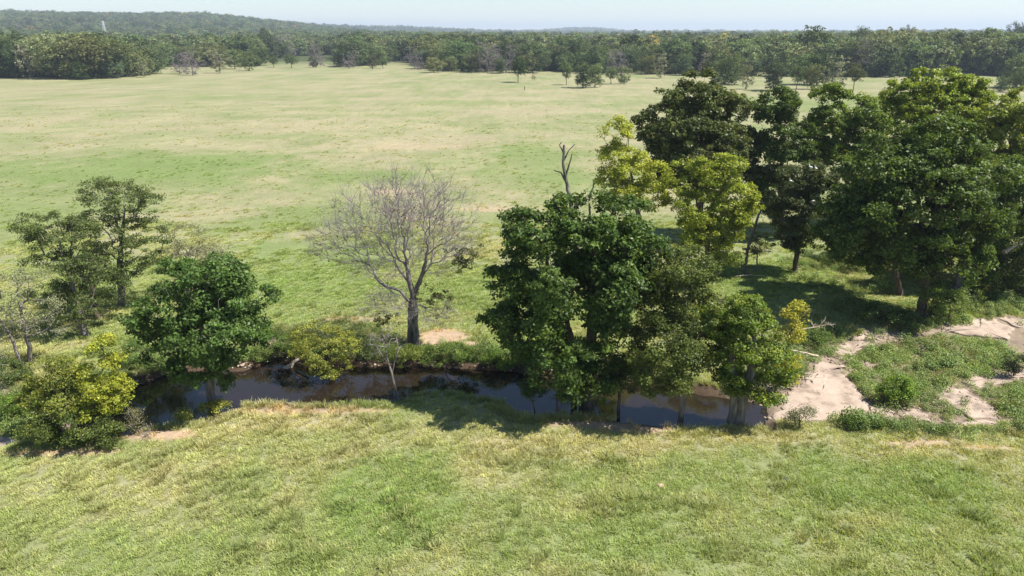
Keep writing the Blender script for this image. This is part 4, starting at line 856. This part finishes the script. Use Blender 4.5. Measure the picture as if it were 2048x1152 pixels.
EDGE = [("field", 1036, 164, 116, 20, "solitary round tree standing furthest out in the pasture before the wood"), ("grey", 1068, 160, 142, 7, "tiny thin tree beside the solitary round pasture tree"),
        ("field", 1133, 168, 126, 15, "slim tree next to the wide dark clump in the pasture"), ("dark", 1166, 175, 124, 27, "wide dark tree of the clump standing out in the pasture, bushy to the ground"), ("green", 1190, 173, 128, 22, "second tree merged into the wide dark pasture clump"),
        ("field", 1222, 167, 134, 18, "flat topped pasture tree beyond the wide dark clump"), ("olive", 1248, 167, 133, 18, "flat topped olive tree with low shrub at its foot beyond the wide dark clump"),
        ("bare", 360, 149, 110, 18, "bare grey tree in front of the gap by the hill grove"), ("bare", 386, 151, 108, 19, "second bare grey tree nearer the open gap, with leaning trunk"), ("grey", 440, 147, 104, 22, "dusty grey green tree leading the cluster beyond the two bare trees"),
        ("green", 470, 138, 100, 20, "green tree behind the dusty grey cluster tree"), ("olive", 499, 142, 106, 18, "olive tree with clear stem at the end of the dusty cluster"), ("field", 548, 134, 112, 13, "small mushroom shaped tree alone in the far gap"),
        ("field", 583, 135, 109, 15, "small dark round tree beside the mushroom shaped one in the far gap"), ("bare", 632, 134, 82, 15, "bare topped tree rising over a green bush in the far gap"), ("olive", 626, 134, 112, 13, "green bush at the foot of the bare topped tree"),
        ("olive", 676, 133, 112, 14, "pale olive tree starting the middle tree line"), ("bare", 698, 136, 104, 16, "greyish bare tree at the start of the middle tree line"), ("grey", 745, 137, 106, 18, "dense grey green tree in the middle tree line"), ("field", 766, 136, 117, 11, "small flat tree on two stems near the opening in the tree line"),
        ("bare", 835, 138, 106, 12, "pale skeleton tree standing in the opening of the tree line"), ("olive", 868, 145, 117, 22, "low spreading olive tree in front of the middle wood"), ("olive", 903, 143, 114, 14, "bright olive tree paired with the low spreading one"),
        ("olive", 950, 146, 110, 14, "light green bush tree before the grey bare thicket"), ("bare", 975, 146, 92, 26, "broad grey bare tree leading the thicket in the middle wood"), ("bare", 1012, 147, 95, 22, "grey bare tree second in the middle wood thicket"), ("dark", 1000, 148, 118, 16, "dark bush under the grey bare thicket"),
        ("grey", 1320, 156, 108, 22, "grey green tree at the wood edge above the slender yellow tree"), ("grey", 1492, 178, 122, 22, "thin greyish tree at wood edge above the narrow dark tree"), ("dark", 1546, 181, 122, 26, "dense dark tree at the wood edge between thin grey trees"), ("field", 1592, 180, 134, 18, "open bottomed green tree at the wood edge with bushes below"),
        ("olive", 1622, 180, 132, 14, "small olive tree beside the open bottomed wood edge tree"), ("grey", 1662, 181, 116, 34, "broad grey green tree spreading at the wood edge above the tufted tree"), ("field", 1706, 182, 130, 20, "single tree with clean trunk out from the wood edge"),
        ("dark", 2000, 181, 152, 14, "small dark tree on bare trunk beyond the lime green crown"), ("field", 2032, 184, 142, 18, "green tree at the picture edge beyond the lime green crown"),
        ("yellow", 1240, 112, 84, 12, "golden yellow tree deep in the middle wood"), ("yellow", 1512, 120, 78, 14, "straw yellow tree in the wood beyond the huge olive tree"), ("yellow", 1547, 120, 92, 9, "small gold tree tucked below the straw yellow tree in the wood"), ("yellow", 1748, 115, 88, 16, "pale yellow tree in the wood above the tufted tree"), ("yellow", 1612, 100, 66, 14, "yellow topped tree on the wood skyline"),
        ("dark", 540, 118, 62, 20, "tall dark tree dominating the wood behind the far gap"), ("dark", 985, 112, 70, 11, "dark pointed tree on the skyline of the middle wood"), ("dark", 1718, 130, 57, 27, "tall dark domed tree on the skyline of the wood"), ("dark", 1806, 110, 56, 10, "single round treetop on the far skyline"), ("dark", 2020, 118, 48, 22, "tall dark tree standing highest on the skyline at the picture edge")]
for k, px, py, top, half, lab in EDGE: put_px(k, px, py, top, half, lab)
# hill grove (big trees, close)
GROVE = [("green", 12, 155, 78, 24, "big green tree at the picture edge starting the hill grove"), ("grey", 62, 157, 92, 26, "silvery green willow-like tree fronting the hill grove"), ("dark", 38, 152, 66, 24, "tall dark tree behind the silvery tree of the hill grove"), ("green", 106, 152, 76, 22, "upright green tree rising in the middle of the hill grove"),
         ("dark", 142, 152, 66, 26, "tallest dark tree of the hill grove"), ("green", 164, 159, 122, 17, "rounded low bush tree at the front of the hill grove"), ("olive", 122, 157, 112, 18, "olive bush tree fronting the upright grove tree"), ("green", 196, 153, 92, 24, "green tree beside the tallest dark one of the hill grove"), ("dark", 234, 156, 98, 24, "dense dark tree facing the pasture near the end of the hill grove"),
         ("olive", 266, 154, 98, 22, "light olive tree near the end of the hill grove"), ("green", 292, 152, 116, 18, "last green tree of the hill grove by the gap"), ("grey", 288, 155, 126, 12, "little grey bush at the end corner of the hill grove"), ("olive", 88, 151, 84, 18, "yellowing tree top between the dark trees of the hill grove"), ("green", 216, 146, 84, 24, "back row green tree near the end of the hill grove"), ("dark", 308, 146, 112, 16, "dark tree closing the hill grove at the gap")]
for k, px, py, top, half, lab in GROVE: put_px(k, px, py, top, half, lab)
# the wood itself
WR = np.random.default_rng(321)
def wood_pts(d0, d1, sp, azm=.80):
    area = azm * (d1 * d1 - d0 * d0); n = int(area / sp / sp); d = np.sqrt(WR.uniform(d0 * d0, d1 * d1, n)); return WR.uniform(-azm, azm, n), d
a1, d1 = wood_pts(260, 1100, 10.0); a2, d2 = wood_pts(1100, 3600, 13.5); a3, d3 = wood_pts(3600, 9000, 30)
AZ = np.concatenate([a1, a2, a3]); DD = np.concatenate([d1, d2, d3]); LV = np.concatenate([np.zeros(len(a1)), np.ones(len(a2)), np.full(len(a3), 2)])
fr = front(AZ) + 22 * (fbm(AZ * 60, AZ * 0, 7, 2) - .5); X = DD * np.sin(AZ); Yw = DD * np.cos(AZ)
# opening behind the near gap and pale glades
gl = fbm(X / 170, Yw / 110, 71, 3); keep = (DD > fr) & ~((gl < .30) & (DD < 1500))
PXA = 1024 + FPX * np.tan(AZ) / 1.0
AZ, DD, LV, fr, X, Yw = (v[keep] for v in (AZ, DD, LV, fr, X, Yw))
Hs = (8.6 + 7.5 * fbm(X / 60, Yw / 60, 72, 2) + WR.normal(0, 2.3, len(X)) + 3.0 * smooth(0, 120, DD - fr)) * np.where(LV == 2, 2.0, 1.0) * np.where(LV == 1, 1.2, 1.0) * (1 + .10 * smooth(.25, .5, AZ) * (LV == 0)) * (1 + .22 * smooth(-.42, -.5, AZ) * (LV == 0) * (1 - smooth(0, 160, DD - fr)))
kr = WR.uniform(0, 1, len(X)); mid_ = (np.abs(AZ) < .32) & (DD - fr < 90)
kk = np.full(len(X), "green", dtype=object); kk[kr < .3] = "dark"; kk[(kr > .3) & (kr < .48)] = "olive"; kk[(kr > .48) & (kr < .54)] = "grey"
kk[(kr > .54) & (kr < np.where(mid_, .62, .555))] = "bare"; kk[(kr > .985) & (DD - fr > 120)] = "yellow"
inview = (np.abs(np.tan(AZ)) < .80) & (LV == 0)
cand = np.where(inview)[0]; sel = cand[np.argsort((DD - fr)[cand])[:205]]
KW = {"green": "green leafy", "dark": "dark green", "olive": "olive green", "grey": "dusty grey green", "bare": "bare grey", "yellow": "yellow leaved"}
def zone(az):
    px = 1024 + FPX * math.tan(az) / CP * 1.0
    if px < 330: return "crowded into the grove below the hill"
    if px < 690: return "in the wood edge behind the far gap"
    if px < 830: return "in the middle tree line before the skyline wood"
    if px < 1300: return "in the middle wood behind the solitary pasture trees"
    if px < 1760: return "in the wood beyond the huge olive tree"
    return "in the wood beyond the lime green crown"
ANCH = [(px, lab) for px, lab in ((25, "the picture edge end of the hill grove"), (64, "the silvery tree of the hill grove"), (108, "the upright tree of the hill grove"), (142, "the tallest tree of the hill grove"), (196, "the low bush tree of the hill grove"), (236, "the dense dark tree of the hill grove"), (280, "the last trees of the hill grove"), (330, "the gap beside the hill grove"),
        (372, "the two bare grey trees"), (440, "the dusty grey cluster tree"), (495, "the clear stemmed olive tree"), (548, "the mushroom shaped tree"), (583, "the small dark round tree"), (632, "the bare topped tree"), (690, "the start of the middle tree line"), (745, "the dense grey green tree"), (790, "the opening in the tree line"), (835, "the pale skeleton tree"), (885, "the low spreading olive pair"), (950, "the light green bush tree"), (995, "the grey bare thicket"),
        (1036, "the solitary round pasture tree"), (1085, "the tiny thin pasture tree"), (1133, "the slim pasture tree"), (1178, "the wide dark pasture clump"), (1235, "the flat topped pasture trees"), (1320, "the slender yellow tree's top"), (1395, "the huge olive tree's top"), (1470, "the shoulder of the huge olive tree"), (1546, "the dense dark wood edge tree"), (1605, "the open bottomed wood edge tree"), (1662, "the broad grey wood edge tree"), (1706, "the clean trunked wood edge tree"), (1800, "the dead top beside the lime green crown"), (1880, "the lime green crown"), (1950, "the shoulder of the lime green crown"), (2005, "the small tree on bare trunk"), (2050, "the picture edge past the lime green crown"))]
sets = {}
for i in sel:
    pxx = 1024 + FPX * math.tan(AZ[i]) / CP; j = int(np.argmin([abs(pxx - q_[0]) for q_ in ANCH])); sets.setdefault((kk[i], j), []).append(i)
for (k_, j), ids in sets.items():
    ids = sorted(ids, key=lambda i: -Hs[i]); n_ = len(ids)
    words_ = {1: [""], 2: ["taller ", "shorter "], 3: ["tallest ", "mid-height ", "shortest "]}.get(n_, ["tallest "] + ["ordinary "] * (n_ - 2) + ["shortest "])
    for i, w_ in zip(ids, words_):
        put(k_, X[i], Yw[i], Hs[i], "%s%s tree behind %s" % (w_, KW[k_], ANCH[j][1]), "trees of the far wood edge", wide=float(WR.uniform(1.0, 1.4)))
rest = np.setdiff1d(np.arange(len(X)), sel)
FT, fidx, b_ = [], {}, 0
for k, h, w_, c_, nl, lf, kd in (("green", 12, 11, (.095, .134, .044), 3600, .70, "round"), ("green", 12, 10.5, (.095, .134, .044), 3600, .70, "round"), ("dark", 13, 10.5, (.058, .086, .030), 3600, .70, "round"), ("olive", 11, 10.5, (.115, .14, .05), 3200, .70, "round"), ("grey", 10, 9.5, (.14, .15, .085), 900, .7, "round"), ("bare", 11, 9.5, (.15, .13, .09), 500, .5, "bare"), ("yellow", 12, 9.5, (.26, .225, .035), 1100, .8, "round")):
    tr, cr = far_tree(500 + len(FT), h, w_, c_, nl, lf, kd)
    if kd == "bare":
        me = mesh("t", np.concatenate([tr[0], cr[0]]), [tr[1], cr[1] + len(tr[0])], M_FARLEAF, np.concatenate([np.tile([.24, .21, .2], (len(tr[0]), 1)), cr[2]]))
    else: me = mesh("t", cr[0], [cr[1]], M_FARLEAF, cr[2])
    FT.append(bpy.data.objects.new("t", me)); fidx.setdefault(k, []).append(len(FT) - 1)
fi = np.array([fidx[k][WR.integers(len(fidx[k]))] for k in kk[rest]])
HT = np.array([12, 12, 13, 11, 10, 11, 12.])[fi]
scatter("far_woods", "dense mixed woods stretching back over the plain and the long hill", np.column_stack([X[rest], Yw[rest], height(X[rest], Yw[rest]) - 1.6]), (Hs[rest] + 1.3) / HT, WR.uniform(0, 6.28, len(rest)), fi, FT, None, "woods")

# ------------------------------------------------------------------ birds
M_WHITE = plain("white_feather", (.82, .82, .80), .6); M_BILL = plain("yellow_bill", (.55, .35, .06), .5); M_LEGB = plain("dark_leg", (.03, .03, .03), .6)
def loft(path, rad, k=8):
    P = np.array(path, float); r = np.array(rad); T = np.gradient(P, axis=0)
    return tubes(P[:-1], P[1:], r[:-1], r[1:], T[:-1], T[1:], k)
def egret(P, ang, label):
    o = thing("egret", P, label, "bird", "white egrets perched in the dusky tree"); o.rotation_euler = (0, 0, ang); o.scale = (.72,) * 3
    b = loft([(-.30, 0, .17), (-.24, 0, .19), (-.12, 0, .22), (0, 0, .25), (.09, 0, .28), (.13, 0, .33), (.13, 0, .40), (.10, 0, .46), (.11, 0, .51), (.15, 0, .535), (.20, 0, .53)], [.015, .05, .085, .095, .075, .045, .03, .026, .03, .033, .014])
    body = obj("body", mesh("body", b[0], [b[1]], M_WHITE, None, True), o)
    v = loft([(.19, 0, .53), (.25, 0, .522), (.31, 0, .515)], [.013, .009, .002], 6); obj("bill", mesh("bill", v[0], [v[1]], M_BILL), o)
    for s in (-1, 1):
        v = loft([(-.01, .03 * s, .18), (0, .03 * s, .09), (.01, .035 * s, -.05)], [.012, .008, .007], 5); obj("leg", mesh("leg", v[0], [v[1]], M_LEGB), o)
for P, a, l in zip(EGRETS, (3.4, 2.6, 3.0, .4, 2.2), ("brightest white egret at the top of the dusky tree", "small white egret just behind the brightest one", "white egret on the outer edge of the dusky tree", "upper white egret of the low pair in the dusky tree", "lower white egret of the low pair in the dusky tree")): egret(P, a, l)

# ------------------------------------------------------------------ far man-made things
M_STEEL = plain("galvanised_steel", (.62, .64, .66), .5); M_WOOD = plain("grey_post_wood", (.12, .10, .08), .9); M_WALL = plain("pale_wall", (.7, .68, .62), .8); M_ROOF = plain("metal_roof", (.55, .6, .66), .5)
def bars(segs, k=4):
    P0 = np.array([s[0] for s in segs], float); P1 = np.array([s[1] for s in segs], float); r = np.array([s[2] for s in segs]); return tubes(P0, P1, r, r, P1 - P0, P1 - P0, k)
def pylon(px, py, top, d, label):
    az = math.atan2(px - 1024, FPX / CP); x, y = d * math.sin(az), d * math.cos(az); z0 = float(height(x, y)); zt = at_y(px, top, y)[2]; h = max(20, zt - z0); w = h * .09
    o = thing("transmission_tower", (x, y, z0), label, "pylon", "steel towers on the wooded hill")
    lat = []; lv = np.linspace(0, 1, 8)
    cor = lambda t_: [np.array([sx * w * (1 - .8 * t_), sy * w * (1 - .8 * t_), h * t_]) for sx, sy in ((-1, -1), (1, -1), (1, 1), (-1, 1))]
    for c0, c1 in zip(cor(0), cor(1)): v = bars([(c0, c1, .34)]); obj("leg", mesh("leg", v[0], [v[1]], M_STEEL), o)
    for a, b in zip(lv[:-1], lv[1:]):
        A, B = cor(a), cor(b)
        for i in range(4): lat += [(A[i], B[(i + 1) % 4], .16), (B[i], B[(i + 1) % 4], .16)]
    v = bars(lat); tag(obj("bracing", mesh("bracing", v[0], [v[1]], M_STEEL), o), kind="stuff")
    for t_, l in ((.68, 5.), (.82, 4.2), (.95, 3.4)): v = bars([((-l, 0, h * t_), (l, 0, h * t_), .28)]); obj("cross_arm", mesh("cross_arm", v[0], [v[1]], M_STEEL), o)
pylon(210, 66, 42, 1500, "taller pale steel transmission tower standing in front of the wooded hill")
pylon(240, 66, 52, 1750, "shorter pale steel transmission tower farther along the wooded hill")
def pole(px, top, d, label):
    az = math.atan2(px - 1024, FPX / CP); x, y = d * math.sin(az), d * math.cos(az); z0 = float(height(x, y)); h = at_y(px, top, y)[2] - z0
    o = thing("utility_pole", (x, y, z0), label, "pole", "thin poles on the horizon"); v = bars([((0, 0, 0), (0, 0, h), .3)], 6); obj("shaft", mesh("shaft", v[0], [v[1]], M_STEEL), o)
    v = bars([((-2.5, 0, h - 1.2), (2.5, 0, h - 1.2), .25)]); obj("cross_arm", mesh("cross_arm", v[0], [v[1]], M_STEEL), o)
for px, top, n_ in ((1688, 59, "first"), (1762, 58, "second"), (1834, 61, "third"), (1867, 58, "last")): pole(px, top, 1600, "%s thin pole on the horizon counting from the tall domed skyline tree" % n_)
def house(px, py, d, w, label):
    az = math.atan2(px - 1024, FPX / CP); x, y = d * math.sin(az), d * math.cos(az); z0 = float(height(x, y)); zt = at_y(px, py, y)[2]; e = max(4., zt - z0 - 1)
    o = thing("farm_building", (x, y, z0), label, "building"); W, D = w / 2, w * .35
    V = [(sx * W, sy * D, z) for z in (0, e) for sx, sy in ((-1, -1), (1, -1), (1, 1), (-1, 1))] + [(-W, 0, e + w * .2), (W, 0, e + w * .2)]
    obj("wall", mesh("wall", np.array(V), [np.array([[0, 1, 5, 4], [1, 2, 6, 5], [2, 3, 7, 6], [3, 0, 4, 7]]), np.array([[4, 7, 8], [5, 9, 6]])], M_WALL), o)
    q = w * .03; RV = np.array([(-W - q, -D - q, e - q * .5), (W + q, -D - q, e - q * .5), (W + q, 0, e + w * .2 + q), (-W - q, 0, e + w * .2 + q), (W + q, D + q, e - q * .5), (-W - q, D + q, e - q * .5)]); RV = np.concatenate([RV, RV - [0, 0, .25]])
    obj("roof", mesh("roof", RV, [np.array([[0, 1, 2, 3], [3, 2, 4, 5], [7, 6, 9, 8], [8, 9, 11, 10], [0, 6, 7, 1], [5, 4, 10, 11]])], M_ROOF), o)
house(1840, 83, 760, 14, "low building with pale blue metal roof showing among the far treetops")
house(457, 76, 1250, 9, "small pale farm building at the foot of the wooded hill")
b = at(1049, 180); po = thing("fence_post", (b[0], b[1], float(height(b[0], b[1]))), "weathered lone fence post in the pasture near the solitary round tree", "post"); v = bars([((0, 0, -.2), (.06, 0, 1.5), .14)], 6); obj("shaft", mesh("shaft", v[0], [v[1]], M_WOOD), po)

# ------------------------------------------------------------------ haze
hm, t, p, out = mat("haze_air"); t.nodes.remove(p)
pv = N(t, "ShaderNodeVolumePrincipled"); pv.inputs["Color"].default_value = (.72, .84, 1.0, 1); pv.inputs["Density"].default_value = .00016; pv.inputs["Anisotropy"].default_value = 0.1
t.links.new(pv.outputs[0], out.inputs["Volume"])
X0, X1, Y0, Y1, Z0, Z1 = -11000, 11000, -80, 14500, -4, 200
V = np.array([(x, y, z) for z in (Z0, Z1) for x, y in ((X0, Y0), (X1, Y0), (X1, Y1), (X0, Y1))], float)
hz = obj("haze", mesh("haze", V, [np.array([[0, 3, 2, 1], [4, 5, 6, 7], [0, 1, 5, 4], [1, 2, 6, 5], [2, 3, 7, 6], [3, 0, 4, 7]])], hm)); tag(hz, "thin summer haze softening the distant woods and hill", "haze", kind="stuff")
